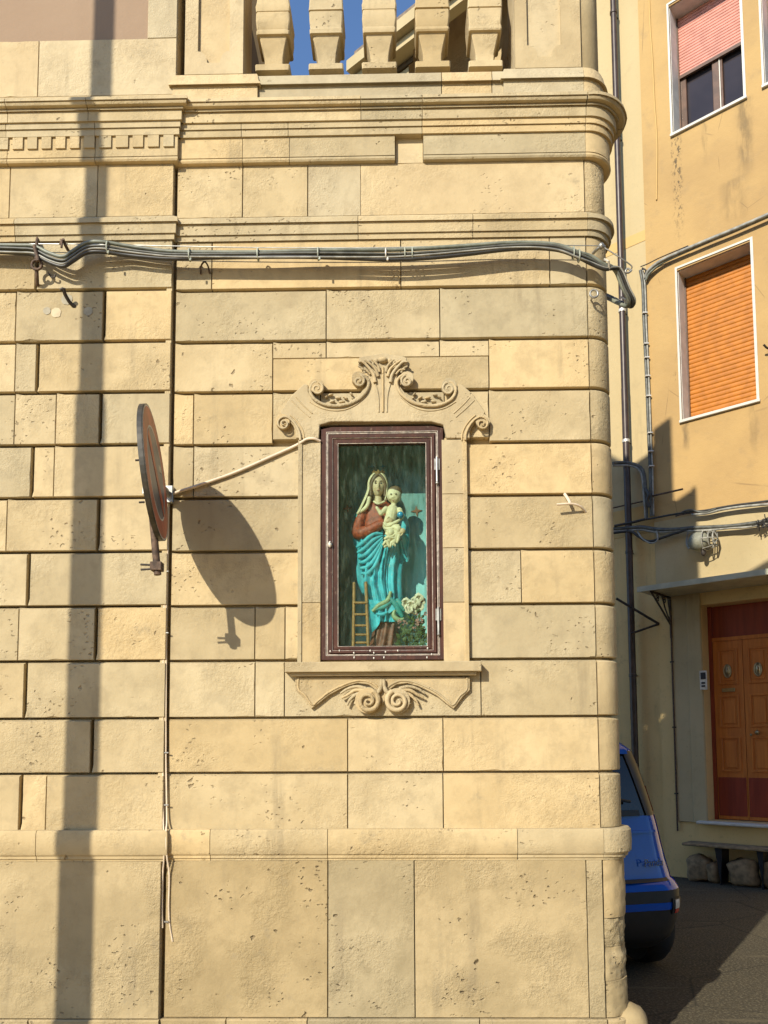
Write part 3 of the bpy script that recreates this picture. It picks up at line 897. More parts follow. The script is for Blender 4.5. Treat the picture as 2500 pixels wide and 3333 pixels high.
# ================================================================== wall shrine
shr = thing('wall_shrine', (xx(1245, 2150), -0.02, zz(2200)), 'carved limestone wall shrine with scrolled head and brown glazed door', 'shrine')
def W(x, y, Y=0.0):
    return at(x, y, Y)
def R7(x, y):                       # tracing frame of the shrine head
    return (850 + x * 0.4822, 1100 + y * 0.4822)
def RA(x, y):                       # tracing frame of the apron under the sill
    return (880 + x * 0.446, 2100 + y * 0.446)
def flat(pts, fr, Y=0.0):
    out = []
    for p in pts:
        q = W(*fr(*p), Y); out.append((q.x, q.z))
    return out
MID = 822.0
def mirror(pts, m=MID):
    return [(2 * m - x, y) for x, y in pts]
head_l = [(238, 690), (240, 650), (222, 606), (196, 575), (150, 545), (135, 515), (215, 398), (292, 328), (322, 330),
          (322, 380), (350, 420), (420, 450), (500, 462), (590, 450), (655, 410), (705, 345), (728, 285), (716, 238), (690, 215), (668, 190)]
top_c = [(660, 150), (700, 138), (760, 132), (822, 118)]
head = head_l + top_c
right = mirror(head)[::-1][1:]
# inner edge of the surround follows the door opening
inner = [(1250, 690), (1228, 690), (1228, 592), (1150, 575), (480, 575), (398, 600), (392, 690)]
outl = head + [p for p in right if p[1] <= 690]
outl = outl + [(2 * MID - 392, 690), (1228, 600), (1150, 578), (480, 578), (398, 600), (392, 690)]
mb = MB().prism(flat(outl, R7), -0.028, 0.003)
mb.build('surround_head', 'stone_carved', shr, bevel=0.003)
# jambs
for (a, b, c, d) in ((972, 1045, 1432, 2155), (1441, 1522, 1432, 2155)):
    x0, x1 = xx(a, 1800), xx(b, 1800)
    zt, zb_ = zz(1433, -0.02), zz(2160, -0.02)
    mids = [zt] + ([zz(1960, -0.02)] if a < 1200 else [zz(1610, -.02), zz(1785, -.02), zz(1962, -.02)]) + [zb_]
    for z1_, z0_ in zip(mids[:-1], mids[1:]):
        stone(x0, x1, z0_ + 0.0008, z1_ - 0.0008, -0.021, 0.03, cl=0.002, cr=0.002, parent=shr, mat='stone_carved', name='jamb_stone')
    # raised outer fillet of the jamb
    xa, xb = (x0 - 0.001, x0 + 0.020) if a < 1200 else (x1 - 0.020, x1 + 0.001)
    MB().box(xa, xb, -0.028, -0.019, zb_, zt + 0.004).build('jamb_fillet', 'stone_carved', shr, bevel=0.002)

def spiral(cx, cy, r0, turns, a0, sgn, n=34, r1=0.12):
    pts = []
    for i in range(n + 1):
        t = i / n
        r = r0 * (1 - (1 - r1) * t)
        a = a0 + sgn * 2 * pi * turns * t
        pts.append((cx + r * cos(a), cy + r * sin(a)))
    return pts
def rib(pts, fr, rad, Y, name='scroll', taper=None, lift=0.0):
    """a carved half-round band along a traced line, standing out from the slab"""
    P = []
    for i, p in enumerate(pts):
        t = i / max(1, len(pts) - 1)
        P.append(W(*fr(*p), Y - lift * t))
    rs = [rad * (1 + 0.16 * noise.noise(Vector((t * 17, rad * 900, len(pts) * 0.7)))) * ((1 - t) + (taper if taper else 1.0) * t) for t in [i / max(1, len(P) - 1) for i in range(len(P))]]
    MB().tube(P, rs, 8).build(name, 'stone_carved', shr, smooth=70)
def cr(pts, n=6):
    return [(p.x, p.y) for p in smooth_path([Vector((a, b, 0)) for a, b in pts], n)]
def disc(cx, cy, r, fr, y0, y1, name='volute_eye'):
    c = W(*fr(cx, cy), 0); e = W(*fr(cx + r, cy), 0); rr = abs(e.x - c.x)
    MB().prism([(c.x + rr * cos(2 * pi * k / 24), c.z + rr * sin(2 * pi * k / 24)) for k in range(24)], y0, y1).build(name, 'stone_carved', shr, bevel=0.002)
for side in (0, 1):
    mm = (lambda pts: pts) if side == 0 else mirror
    s = 1 if side == 0 else -1
    # lower outer volute curling out of the jamb
    disc(*mm([(152, 578)])[0], 48, R7, -0.034, 0.002)
    band = cr([(265, 690), (262, 650), (245, 605), (212, 560), (178, 536), (150, 532)]) + spiral(152, 578, 44, 1.6, -pi / 2, -1)
    rib(mm(band), R7, 0.0068, -0.032, 'lower_volute', 0.5, 0.012)
    rib(mm(cr([(290, 690), (285, 640), (262, 590), (228, 548), (196, 520)])), R7, 0.004, -0.029, 'volute_fillet')
    # shoulder fillets
    rib(mm(cr([(205, 420), (255, 470), (330, 535)])), R7, 0.0035, -0.028, 'shoulder_fillet')
    rib(mm(cr([(235, 400), (280, 450), (345, 510)])), R7, 0.0035, -0.028, 'shoulder_fillet')
    # swag band between the two upper volutes
    disc(*mm([(378, 342)])[0], 50, R7, -0.040, 0.002)
    disc(*mm([(660, 292)])[0], 46, R7, -0.040, 0.002)
    sw = spiral(660, 292, 42, 1.5, -pi * 0.5, 1)[::-1]
    arc = cr([(664, 248), (705, 262), (728, 305), (705, 368), (650, 420), (580, 450), (500, 460), (420, 448), (355, 408), (330, 352), (352, 305), (378, 298)])
    sw2 = spiral(378, 342, 44, 1.5, -pi * 0.5, 1)
    rib(mm(sw[:-1]), R7, 0.0062, -0.040, 'upper_volute')
    rib(mm(arc), R7, 0.0085, -0.034, 'swag_band')
    rib(mm(sw2[1:]), R7, 0.0068, -0.040, 'upper_volute', 0.5)
    rib(mm(cr([(700, 400), (640, 450), (570, 482), (490, 490), (405, 472), (330, 430)])), R7, 0.0035, -0.029, 'swag_fillet')
    # husks lying in the swag
    for k, (hx, hy, ln, an) in enumerate([(470, 385, 40, 0.2), (520, 405, 46, -0.1), (570, 405, 40, -0.5), (610, 380, 34, -0.8), (440, 400, 30, 0.6), (545, 432, 50, 0.0), (480, 430, 44, 0.25), (620, 410, 30, -0.7)]):
        if side: an = -an
        c = W(*R7(*mm([(hx, hy)])[0]), -0.012)
        q = ln * 0.4822 / 650 * 0.5
        MB().ball(c, (q, 0.012, q * 0.42), 10, 6, Matrix.Rotation(-an, 3, 'Y')).build('husk', 'stone_carved', shr, smooth=80)
    # acanthus leaf of the crown
    for k, (pts_, rd) in enumerate([([(770, 300), (760, 250), (730, 205), (690, 165), (655, 160)], 0.010), ([(790, 260), (775, 215), (740, 178), (700, 150)], 0.009), ([(800, 230), (790, 190), (765, 160), (745, 145)], 0.008), ([(700, 235), (680, 205), (655, 190)], 0.007), ([(735, 245), (705, 215), (672, 212)], 0.006)]):
        rib(mm(cr(pts_)), R7, rd, -0.034, 'crown_leaf', 0.55, 0.014)
    rib(mm(cr([(795, 500), (792, 400), (775, 320), (748, 262)])), R7, 0.004, -0.029, 'stem_fillet')
# centre stem and shell
rib(cr([(822, 500), (822, 400), (822, 300), (822, 200)]), R7, 0.006, -0.030, 'stem')
c = W(*R7(822, 150), -0.035)
MB().ball(c, (0.026, 0.020, 0.016), 16, 8).build('crown_shell', 'stone_carved', shr, smooth=80)
for dx in (-95, -150, 95, 150, -45, 45):
    c = W(*R7(822 + dx, 148 + abs(dx) * 0.18), -0.03)
    MB().ball(c, (0.014, 0.012, 0.013), 10, 6).build('crown_lobe', 'stone_carved', shr, smooth=80)

# sill and apron
z0_, z1_ = zz(2186, -0.07), zz(2153, -0.07)
xa, xb = xx(927, 2170, -0.07), xx(1567, 2170, -0.07)
stone(xa, xb, z0_, z1_, -0.072, 0.10, ct=0.003, cb=0.002, cl=0.003, cr=0.003, cd=0.004, parent=shr, mat='stone_carved', name='sill', jag=1.3)
MB().box(xx(945, 2190, -0.045), xx(1552, 2190, -0.045), -0.048, 0.02, zz(2199, -.045), z0_ + 0.001).build('sill_fillet', 'stone_carved', shr, bevel=0.003)
ap_l = [(185, 235), (185, 330), (240, 382), (275, 430), (303, 466), (345, 436), (430, 368), (500, 330), (560, 302), (640, 280), (720, 290), (770, 330), (800, 390), (820, 440)]
ap = ap_l + mirror(ap_l, 820)[::-1][1:]
MB().prism(flat(ap, RA), -0.022, 0.003).build('apron', 'stone_carved', shr, bevel=0.003)
for side in (0, 1):
    mm = (lambda pts: pts) if side == 0 else (lambda p: mirror(p, 820))
    rib(mm(cr([(205, 235), (206, 322), (255, 368), (305, 435), (345, 408), (425, 345), (520, 296), (620, 262), (700, 262), (770, 295), (805, 345)])), RA, 0.0055, -0.022, 'apron_rim')
    disc(*mm([(712, 408)])[0], 92, RA, -0.036, 0.002)
    sp = spiral(712, 408, 82, 1.9, -pi * 0.35, 1, 48, 0.10)
    rib(mm(sp), RA, 0.0135, -0.038, 'apron_volute', 0.38, 0.012)
    rib(mm(cr([(815, 250), (808, 300), (790, 340), (760, 352)])), RA, 0.010, -0.036, 'apron_volute', 1.2)
    for pts_, rd in [([(690, 330), (620, 330), (560, 365), (520, 385)], .011), ([(680, 350), (625, 360), (580, 400), (560, 440)], .011), ([(670, 375), (635, 395), (615, 430)], .010), ([(700, 318), (630, 302), (560, 320), (512, 352)], .010)]:
        rib(mm(cr(pts_)), RA, rd, -0.024, 'apron_leaf', 0.5)

# ---- timber door with glass
DY = -0.004
door = bpy.data.objects.new('glazed_door', None)
dx0, dx1, dz0, dz1 = xx(1045, 1800, DY), xx(1446, 1800, DY), zz(2148, DY), zz(1390, DY)
gx0, gx1, gz0, gz1 = xx(1102, 1800, 0.01), xx(1388, 1800, 0.01), zz(2104, 0.01), zz(1447, 0.01)
def frame(i0, i1, y0, y1, name, mat, parent, bev=0.002, arch=0.0):
    """rectangular frame whose outer edge lies at fraction i0 and inner edge at i1 of the way to the glass"""
    lerp = lambda a, b, t: a + (b - a) * t
    o = [lerp(dx0, gx0, i0), lerp(dx1, gx1, i0), lerp(dz0, gz0, i0), lerp(dz1, gz1, i0)]
    n = [lerp(dx0, gx0, i1), lerp(dx1, gx1, i1), lerp(dz0, gz0, i1), lerp(dz1, gz1, i1)]
    out = [(o[0], o[2]), (o[1], o[2]), (o[1], o[3] - arch), (o[1] - 4.5 * arch, o[3]), (o[0] + 4.5 * arch, o[3]), (o[0], o[3] - arch)]
    inn = [(n[0], n[2]), (n[0], n[3]), (n[1], n[3]), (n[1], n[2])]
    return MB().prism(out, y0, y1, [inn]).build(name, mat, parent, bevel=bev)
fr = frame(0.0, 0.34, -0.012, 0.05, 'door_frame', 'frame_wood', shr, 0.0015, 0.012)
lf = frame(0.36, 1.0, -0.006, 0.03, 'door_leaf', 'frame_wood', shr, 0.0015)
def sub(o, p): o.parent = p
for (a, b, y0, w) in ((0.36, 0.41, -0.0085, 'frame_worn'), (0.50, 0.66, -0.015, 'frame_wood'), (0.66, 0.69, -0.012, 'frame_worn'), (0.80, 0.96, -0.002, 'frame_wood')):
    o = frame(a, b, y0 if w != 'frame_wood' or a < 0.8 else -0.010, 0.0, 'moulding', w, lf, 0.001)
o = frame(0.30, 0.335, -0.0135, 0.0, 'moulding', 'frame_worn', fr, 0.001)
o = frame(0.97, 1.0, -0.0075, 0.0, 'glazing_bead', 'frame_worn', lf, 0.0008)
MB().box(gx0 - 0.004, gx1 + 0.004, 0.008, 0.012, gz0 - 0.004, gz1 + 0.004).build('glass_pane', 'shrine_glass', lf)
for (y0, y1) in ((1490, 1570), (1978, 2062)):
    hx = xx(1422, 1500, -0.02)
    h = MB().tube([(hx, -0.022, zz(y1, -.02)), (hx, -0.022, zz(y0, -.02))], 0.006, 8)
    h.box(hx - 0.014, hx + 0.014, -0.0175, -0.014, zz((y0 + y1) / 2, -.02), zz(y0 + 4, -.02))
    h.ball((hx, -0.022, zz(y1 + 4, -.02)), 0.008, 8, 6)
    h.build('hinge', 'galv', lf, smooth=40)
lx = xx(1074, 1770, -0.02)
MB().ball((lx, -0.020, zz(1770, -.02)), (0.010, 0.010, 0.017), 12, 8).ball((lx, -0.026, zz(1764, -.02)), 0.006, 8, 6).build('door_lock', 'zinc_white', lf, smooth=60)
for px_, py_ in ((1075, 2120), (1105, 2118), (1152, 2125), (1153, 2140), (1205, 2118), (1217, 2125), (1217, 2142), (1255, 2122), (1250, 2140), (1295, 2118), (1392, 2110), (1405, 2130), (1390, 2140)):
    q = W(px_, py_, -0.014)
    MB().ball(q, (0.004, 0.004, 0.006), 8, 5).build('nail', 'zinc_white', lf, smooth=60)

# ---- painted niche behind the glass
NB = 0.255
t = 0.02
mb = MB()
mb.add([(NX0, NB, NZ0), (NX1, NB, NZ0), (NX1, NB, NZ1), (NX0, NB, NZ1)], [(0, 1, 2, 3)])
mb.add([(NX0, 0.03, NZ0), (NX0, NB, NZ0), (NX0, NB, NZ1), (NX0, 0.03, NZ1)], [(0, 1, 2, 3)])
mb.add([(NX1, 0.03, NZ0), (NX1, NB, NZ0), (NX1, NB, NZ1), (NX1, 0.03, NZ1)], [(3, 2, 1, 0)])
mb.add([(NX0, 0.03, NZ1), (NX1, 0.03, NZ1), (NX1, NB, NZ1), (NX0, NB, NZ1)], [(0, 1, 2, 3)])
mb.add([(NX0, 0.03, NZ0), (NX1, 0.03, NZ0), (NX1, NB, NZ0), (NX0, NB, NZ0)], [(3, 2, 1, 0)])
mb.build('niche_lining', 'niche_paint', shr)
MB().box(NX0 - 0.05, NX1 + 0.05, NB + 0.003, NB + 0.06, NZ0 - 0.06, NZ1 + 0.06).build('niche_back', 'stone', shr)
for sgn in (0, 1):
    xw = NX0 if sgn == 0 else NX1
    MB().box(xw - 0.05 if sgn == 0 else xw + 0.003, xw - 0.003 if sgn == 0 else xw + 0.05, 0.04, NB, NZ0 - 0.05, NZ1 + 0.05).build('niche_cheek', 'stone', shr)
MB().box(NX0 - 0.05, NX1 + 0.05, 0.04, NB, NZ1 + 0.003, NZ1 + 0.06).build('niche_cheek', 'stone', shr)
MB().box(NX0, NX1, 0.02, NB, NZ0 - 0.05, gz0 - 0.004).build('niche_floor', 'low_plaster', shr)
def star(px_, py_, r, mat):
    c = W(px_, py_, NB - 0.004)
    pts = []
    for k in range(8):
        rr = r if k % 2 == 0 else r * 0.32
        a = pi / 4 * k + 0.1
        pts.append((c.x + rr * 1.0 * cos(a), c.z + rr * sin(a)))
    MB().prism(pts, NB - 0.005, NB - 0.0008).build('painted_star', mat, shr)
star(1356, 1663, 0.032, 'star_paint'); star(1131, 1655, 0.026, 'star_paint')
star(1211, 1518, 0.016, 'globe_blue'); star(1246, 1518, 0.016, 'globe_blue')

# ================================================================== painted statue in the niche
SY = 0.155
sfoot = W(1235, 2105, SY)
statue = thing('statue', (sfoot.x, SY, gz0), 'painted statue of a crowned veiled woman in blue mantle holding a child, behind glass', 'statue')
PXM = (W(1236, 1800, SY).x - W(1235, 1800, SY).x)        # metres per pixel in the statue's plane
def S(x, y, d=0.0): return W(x, y, SY + d)
def fbm(x, y, z): return noise.noise(Vector((x, y, z)))
def loft(levels, folds, name, mat, n=110, smooth=80, ny=None, dscale=1.0, parent=statue):
    """horizontal rings from (pixel y, left x, right x, half depth); folds(u, t, ang) pushes the surface out"""
    lv = []
    m = ny or 40
    for i in range(m + 1):
        t = i / m
        f = t * (len(levels) - 1); k = min(int(f), len(levels) - 2); a = f - k
        a = a * a * (3 - 2 * a) * 0.5 + a * 0.5
        lv.append([levels[k][j] * (1 - a) + levels[k + 1][j] * a for j in range(4)])
    rings = []
    for i, (y, l, r, d) in enumerate(lv):
        t = i / m; c = (l + r) / 2; h = (r - l) / 2
        ring = []
        for j in range(n):
            a = 2 * pi * j / n
            ca, sa = cos(a), sin(a)
            k = 1 + folds(ca, t, sa)
            p = S(c + h * ca * (1 + 0.45 * (k - 1)), y)
            p.y = SY - d * dscale * sa * k
            ring.append(p)
        rings.append(ring)
    return MB().rings(rings).build(name, mat, parent, smooth=smooth)
def ridges(ph, sharp=1.3):
    s = 0.5 + 0.5 * cos(ph)
    return s ** sharp
# mantle: long folds falling from the arms, gathered to the right
def mantle_folds(u, t, s):
    lean = u + 0.55 * (1 - t) * (u - 0.6) - 0.32 * (1 - t) ** 1.5
    ph = 12.5 * lean + 2.6 * fbm(u * 1.6, t * 1.1, 3.0)
    ph2 = 27.0 * lean + 3.5 * fbm(u * 3.0, t * 1.7, 9.0)
    amp = (0.26 + 0.20 * min(1, t * 1.6)) * (0.6 + 0.7 * abs(fbm(u * 2.2, t * 0.8, 5.0)) * 1.6)
    return (amp * (ridges(ph) - 0.5) + 0.10 * (ridges(ph2, 2.0) - 0.4)) * (0.35 + 0.65 * max(0, s)) + 0.05 * fbm(u * 6, t * 5, 1.0)
mantle = loft([(1728, 1168, 1312, 0.060), (1755, 1150, 1322, 0.068), (1800, 1160, 1318, 0.070), (1850, 1158, 1308, 0.072), (1900, 1165, 1306, 0.074), (1950, 1185, 1308, 0.075), (2000, 1200, 1312, 0.075), (2030, 1205, 1310, 0.073)], mantle_folds, 'mantle', 'paint_blue', 160, 80, 70)
# lower hem runs diagonally: a flap on the left, gathered folds on the right
fl = []
for i in range(12):
    t = i / 11
    row = []
    for j in range(9):
        w = j / 8
        y = 1960 + (2068 - 1960 - 95 * w ** 0.8) * t + 10 * w
        x = 1198 + 88 * w + 6 * sin(w * 9) + (4 - 2 * w) * t * 3
        p = S(x, y); p.y = SY - 0.078 - 0.016 * cos(w * 14 + t) * (0.4 + t * 0.6)
        row.append(p)
    fl.append(row)
mb = MB(); vs = [p for r in fl for p in r]
fs = [(i * 9 + j, i * 9 + j + 1, (i + 1) * 9 + j + 1, (i + 1) * 9 + j) for i in range(11) for j in range(8)]
k0 = len(vs); vs2 = [p + Vector((0, 0.012, 0)) for p in vs]
mb.add(vs + vs2, fs + [tuple(q + k0 for q in reversed(f)) for f in fs])
mb.build('mantle_flap', 'paint_blue', statue, smooth=80)
# diagonal sweep of folds across the hip
for k in range(6):
    a = 1160 + k * 3; y0 = 1772 + k * 17
    pts_ = [S(a, y0 + 10, -0.052), S(1185 + k * 3, y0 - 8 + k * 3, -0.070), S(1215 + k * 2, y0 - 34 + k * 2, -0.080), S(1246, 1738 + k * 6, -0.078)]
    MB().tube(smooth_path(pts_, 6), [0.006, 0.008, 0.0095, 0.010, 0.0105, 0.011, 0.011, 0.0115, 0.0115, 0.0115, 0.011, 0.011, 0.0105, 0.010, 0.0095, 0.009, 0.008, 0.007, 0.006], 8).build('mantle_fold', 'paint_blue', statue, smooth=80)
# gathered teal hem and its light lining
for pts_, rd, mt in [([(1212, 1990), (1235, 1970), (1262, 1955), (1272, 1925)], 0.013, 'paint_lining'), ([(1222, 1985), (1250, 1975), (1275, 1958)], 0.012, 'paint_teal'), ([(1268, 1945), (1285, 1965), (1300, 1990), (1312, 2010)], 0.015, 'paint_teal'), ([(1285, 1985), (1282, 2005), (1300, 2018), (1316, 2012)], 0.012, 'paint_lining'), ([(1290, 1950), (1305, 1968), (1318, 1990)], 0.014, 'paint_teal'), ([(1225, 1998), (1245, 2000), (1262, 1992)], 0.010, 'paint_blue')]:
    P = smooth_path([S(x, y, -0.082) for x, y in pts_], 6)
    MB().tube(P, [rd * (0.6 + 0.5 * sin(pi * i / (len(P) - 1))) for i in range(len(P))], 8).build('hem_fold', mt, statue, smooth=80)
# red-brown underskirt to the feet
def skirt_folds(u, t, s):
    return 0.22 * (ridges(11 * u + 0.7 * fbm(u * 2, t * 2, 8)) - 0.5)
loft([(1985, 1225, 1300, 0.052), (2040, 1216, 1300, 0.056), (2085, 1206, 1296, 0.060), (2106, 1200, 1294, 0.062)], skirt_folds, 'underskirt', 'paint_skirt', 90, 80, 22)
# bodice
def bod(u, t, s): return 0.05 * fbm(u * 4, t * 5, 4) + 0.05 * (ridges(9 * u) - 0.5)
loft([(1632, 1212, 1256, 0.026), (1645, 1190, 1280, 0.040), (1675, 1184, 1292, 0.050), (1715, 1180, 1300, 0.055), (1750, 1172, 1308, 0.058)], bod, 'bodice', 'paint_red', 80, 80, 26)
# arm with wide red sleeve, bent across the waist
P = smooth_path([S(1188, 1662, -0.012), S(1168, 1705, -0.020), S(1166, 1735, -0.040), S(1196, 1730, -0.066), S(1232, 1710, -0.080), S(1252, 1700, -0.084)], 6)
rs = [0.024 + 0.012 * sin(pi * min(1, i / (len(P) * 0.62)) * 0.9) for i in range(len(P))]
rs = [0.026 + (0.034 - 0.026) * min(1, i / 12) if i < 16 else 0.034 - (i - 16) / (len(P) - 17) * 0.016 for i in range(len(P))]
MB().tube(P, rs, 18).build('sleeve', 'paint_red', statue, smooth=80)
# mantle over the shoulders
P = smooth_path([S(1192, 1655, 0.004), S(1174, 1680, -0.002), S(1166, 1712, -0.006), S(1172, 1745, 0.01)], 6)
MB().tube(P, [0.026 + 0.007 * sin(pi * i / (len(P) - 1)) for i in range(len(P))], 14).build('mantle_shoulder', 'paint_teal', statue, smooth=80)
P = smooth_path([S(1285, 1655, 0.0), S(1308, 1690, -0.01), S(1318, 1735, -0.03), S(1320, 1780, -0.03), S(1324, 1822, -0.024)], 6)
MB().tube(P, [0.022 + 0.010 * sin(pi * min(1, 1.3 * i / (len(P) - 1))) - 0.008 * (i / (len(P) - 1)) for i in range(len(P))], 14).build('mantle_sleeve', 'paint_blue', statue, smooth=80)
P = smooth_path([S(1306, 1760, -0.045), S(1312, 1800, -0.04), S(1326, 1828, -0.032)], 6)
MB().tube(P, 0.008, 10).build('mantle_sleeve', 'paint_blue', statue, smooth=80)

def head_mesh(cx, cy, hw, hh, dp, d0, name, mat, turn=0.0, tilt=0.0):
    """egg-shaped head with brow, sockets, nose, cheeks, lips and chin"""
    n, m = 48, 40
    rings = []
    Rm = Matrix.Rotation(turn, 3, 'Z') @ Matrix.Rotation(tilt, 3, 'Y')
    c = S(cx, cy, d0)
    a, b = hw * PXM, hh * PXM
    for i in range(m + 1):
        th = pi * (i + 0.001) / (m + 0.002); v = cos(th)
        ring = []
        for j in range(n):
            ph = 2 * pi * j / n
            x = sin(th) * cos(ph); y = sin(th) * sin(ph)          # y < 0 is the front
            jaw = 1 - 0.24 * max(0, -v) ** 1.3
            q = Vector((x * jaw, y, v))
            if y < 0:
                g = lambda px_, pz, sx, sz: exp(-((x - px_) / sx) ** 2 - ((v - pz) / sz) ** 2)
                push = 0.42 * g(0, -0.20, 0.12, 0.20) + 0.10 * g(0, 0.05, 0.08, 0.2)
                push -= 0.24 * (g(0.36, 0.10, 0.17, 0.11) + g(-0.36, 0.10, 0.17, 0.11))
                push += 0.08 * (g(0.36, 0.08, 0.12, 0.07) + g(-0.36, 0.08, 0.12, 0.07))
                push += 0.07 * g(0, 0.30, 0.5, 0.10)
                push += 0.10 * g(0, -0.52, 0.20, 0.045) + 0.10 * g(0, -0.62, 0.16, 0.045) - 0.05 * g(0, -0.57, 0.24, 0.02)
                push += 0.10 * g(0, -0.84, 0.22, 0.13) + 0.05 * (g(0.45, -0.3, 0.2, 0.2) + g(-0.45, -0.3, 0.2, 0.2))
                q.y -= push
            p = Rm @ Vector((q.x * a, q.y * dp, q.z * b))
            ring.append(c + p)
        rings.append(ring)
    o = MB().rings(rings).build(name, mat, statue, smooth=85)
    def put(x, z, y=-1.0):
        return c + Rm @ Vector((x * a, y * dp, z * b))
    return o, put, Rm
hd, put, Rm = head_mesh(1231, 1582, 24, 37, 0.036, -0.035, 'head', 'paint_skin', 0.08, 0.03)
for sx in (-0.37, 0.37):
    MB().ball(put(sx, 0.08, -0.86), (0.0066, 0.0036, 0.0030), 10, 6).build('eye', 'paint_dark', hd, smooth=80)
    MB().tube([put(sx - 0.2, 0.24, -0.93), put(sx, 0.30, -0.97), put(sx + 0.2, 0.24, -0.93)], 0.0019, 6).build('eyebrow', 'paint_hair', hd)
MB().ball(put(0, -0.57, -1.0), (0.0078, 0.0036, 0.0030), 10, 6).build('lips', 'paint_lip', hd, smooth=80)
MB().tube([S(1231, 1608, -0.03), S(1232, 1640, -0.026)], [0.016, 0.024], 14).build('neck', 'paint_skin', statue, smooth=80)
MB().tube(smooth_path([S(1216, 1632, -0.05), S(1232, 1640, -0.058), S(1252, 1632, -0.05)], 6), 0.006, 8).build('collar', 'paint_cream', statue, smooth=80)
# hair framing the face
for sx in (-1, 1):
    P = smooth_path([put(0.02 * sx, 0.92, -0.62), put(sx * 0.55, 0.62, -0.72), put(sx * 0.92, 0.05, -0.55), put(sx * 0.95, -0.5, -0.4), put(sx * 0.95, -0.95, -0.3)], 6)
    MB().tube(P, 0.0085, 8).build('hair', 'paint_hair', statue, smooth=80)
# veil: open at the face, longer on the left
rings = []
NVL = 26
for i in range(NVL + 1):
    t = i / NVL
    y = 1544 + (1668 - 1544) * t
    cx = 1231 - 14 * max(0, t - 0.45) ** 1.2 * 2.0
    hw = 31 * sqrt(max(0.02, 1 - (1 - min(1, t * 3.2)) ** 2)) + 3 * t + 15 * max(0, t - 0.45)
    dp = 0.044 * sqrt(max(0.02, 1 - (1 - min(1, t * 3.2)) ** 2)) + 0.004
    openA = radians(8 + 54 * min(1, (t / 0.3)) ** 0.7)
    ring = []
    for j in range(41):
        s = j / 40
        a = -pi / 2 + openA + (2 * pi - 2 * openA) * s      # from one edge of the face opening round the back to the other
        fold = 1 + 0.06 * cos(s * 40 + 3 * t) * min(1, t * 2)
        right_cut = 1.0
        x = cx + hw * cos(a) * fold
        yy = y
        if cos(a) > 0 and t > 0.62: yy = 1544 + (1668 - 1544) * 0.62 + (y - (1544 + 124 * 0.62)) * (1 - 0.75 * cos(a))
        if cos(a) < -0.3: x -= 26 * max(0, t - 0.6) * (-cos(a)) ; yy += 10 * max(0, t - 0.6) * 2.5
        p = S(x, yy); p.y = SY - 0.030 + dp * sin(a) * fold
        ring.append(p)
    rings.append(ring)
vo = MB().rings(rings, False, False).build('veil', 'paint_cream', statue, smooth=85)
md = vo.modifiers.new('thickness', 'SOLIDIFY'); md.thickness = 0.005; md.offset = 0
P = smooth_path([S(1203, 1618, -0.045), S(1196, 1645, -0.05), S(1180, 1662, -0.045), S(1162, 1672, -0.035)], 6)
MB().tube(P, [0.010 + 0.004 * sin(i / len(P) * 3) - 0.006 * i / len(P) for i in range(len(P))], 10).build('veil_end', 'paint_cream', statue, smooth=80)
# crown
cc = S(1231, 1543, -0.032)
mb = MB(); nC = 32; r0 = 0.026
lo = [cc + Vector((r0 * cos(2 * pi * k / nC), r0 * sin(2 * pi * k / nC), -0.006)) for k in range(nC)]
hi = [cc + Vector((r0 * 1.15 * cos(2 * pi * k / nC), r0 * 1.15 * sin(2 * pi * k / nC), 0.006 + (0.010 if k % 4 == 0 else 0.0))) for k in range(nC)]
mb.rings([lo, hi], True, False)
co = mb.build('crown', 'gilt', statue)
md = co.modifiers.new('thickness', 'SOLIDIFY'); md.thickness = 0.003

# the child on her arm: one continuous body
mb = MB()
def cap(a, b, r0_, r1_, k=8):
    a = Vector(a); b = Vector(b)
    P = [a.lerp(b, i / k) for i in range(k + 1)]
    mb.tube(P, [r0_ + (r1_ - r0_) * i / k for i in range(k + 1)], 12)
    mb.ball(a, r0_, 12, 8); mb.ball(b, r1_, 12, 8)
mb.ball(S(1283, 1612, -0.075), (24 * PXM, 0.034, 27 * PXM), 24, 16)
mb.ball(S(1279, 1618, -0.100), (0.007, 0.009, 0.007), 10, 6)                     # nose
mb.ball(S(1272, 1622, -0.092), (0.012, 0.012, 0.010), 10, 6)
mb.ball(S(1290, 1622, -0.092), (0.012, 0.012, 0.010), 10, 6)
cap(S(1282, 1640, -0.07), S(1280, 1652, -0.07), 0.014, 0.018)
cap(S(1278, 1660, -0.072), S(1268, 1700, -0.080), 0.030, 0.032)
cap(S(1256, 1656, -0.080), S(1240, 1672, -0.098), 0.014, 0.012)                  # raised arm
cap(S(1240, 1672, -0.098), S(1226, 1652, -0.102), 0.012, 0.008)
cap(S(1300, 1660, -0.080), S(1310, 1680, -0.098), 0.015, 0.012)
cap(S(1310, 1680, -0.098), S(1303, 1690, -0.112), 0.011, 0.009)
cap(S(1262, 1705, -0.088), S(1296, 1722, -0.112), 0.026, 0.020)                  # thighs
cap(S(1260, 1710, -0.088), S(1272, 1735, -0.112), 0.026, 0.021)
cap(S(1272, 1735, -0.112), S(1262, 1770, -0.100), 0.018, 0.014)
cap(S(1296, 1722, -0.112), S(1284, 1762, -0.104), 0.018, 0.014)
cap(S(1258, 1776, -0.104), S(1252, 1780, -0.116), 0.009, 0.007)
cap(S(1282, 1768, -0.106), S(1280, 1773, -0.120), 0.009, 0.007)
child = mb.build('child', 'paint_cream', statue, smooth=85)
md = child.modifiers.new('union', 'REMESH'); md.mode = 'VOXEL'; md.voxel_size = 0.0032; md.use_smooth_shade = True
md = child.modifiers.new('soften', 'SMOOTH'); md.iterations = 4; md.factor = 0.5
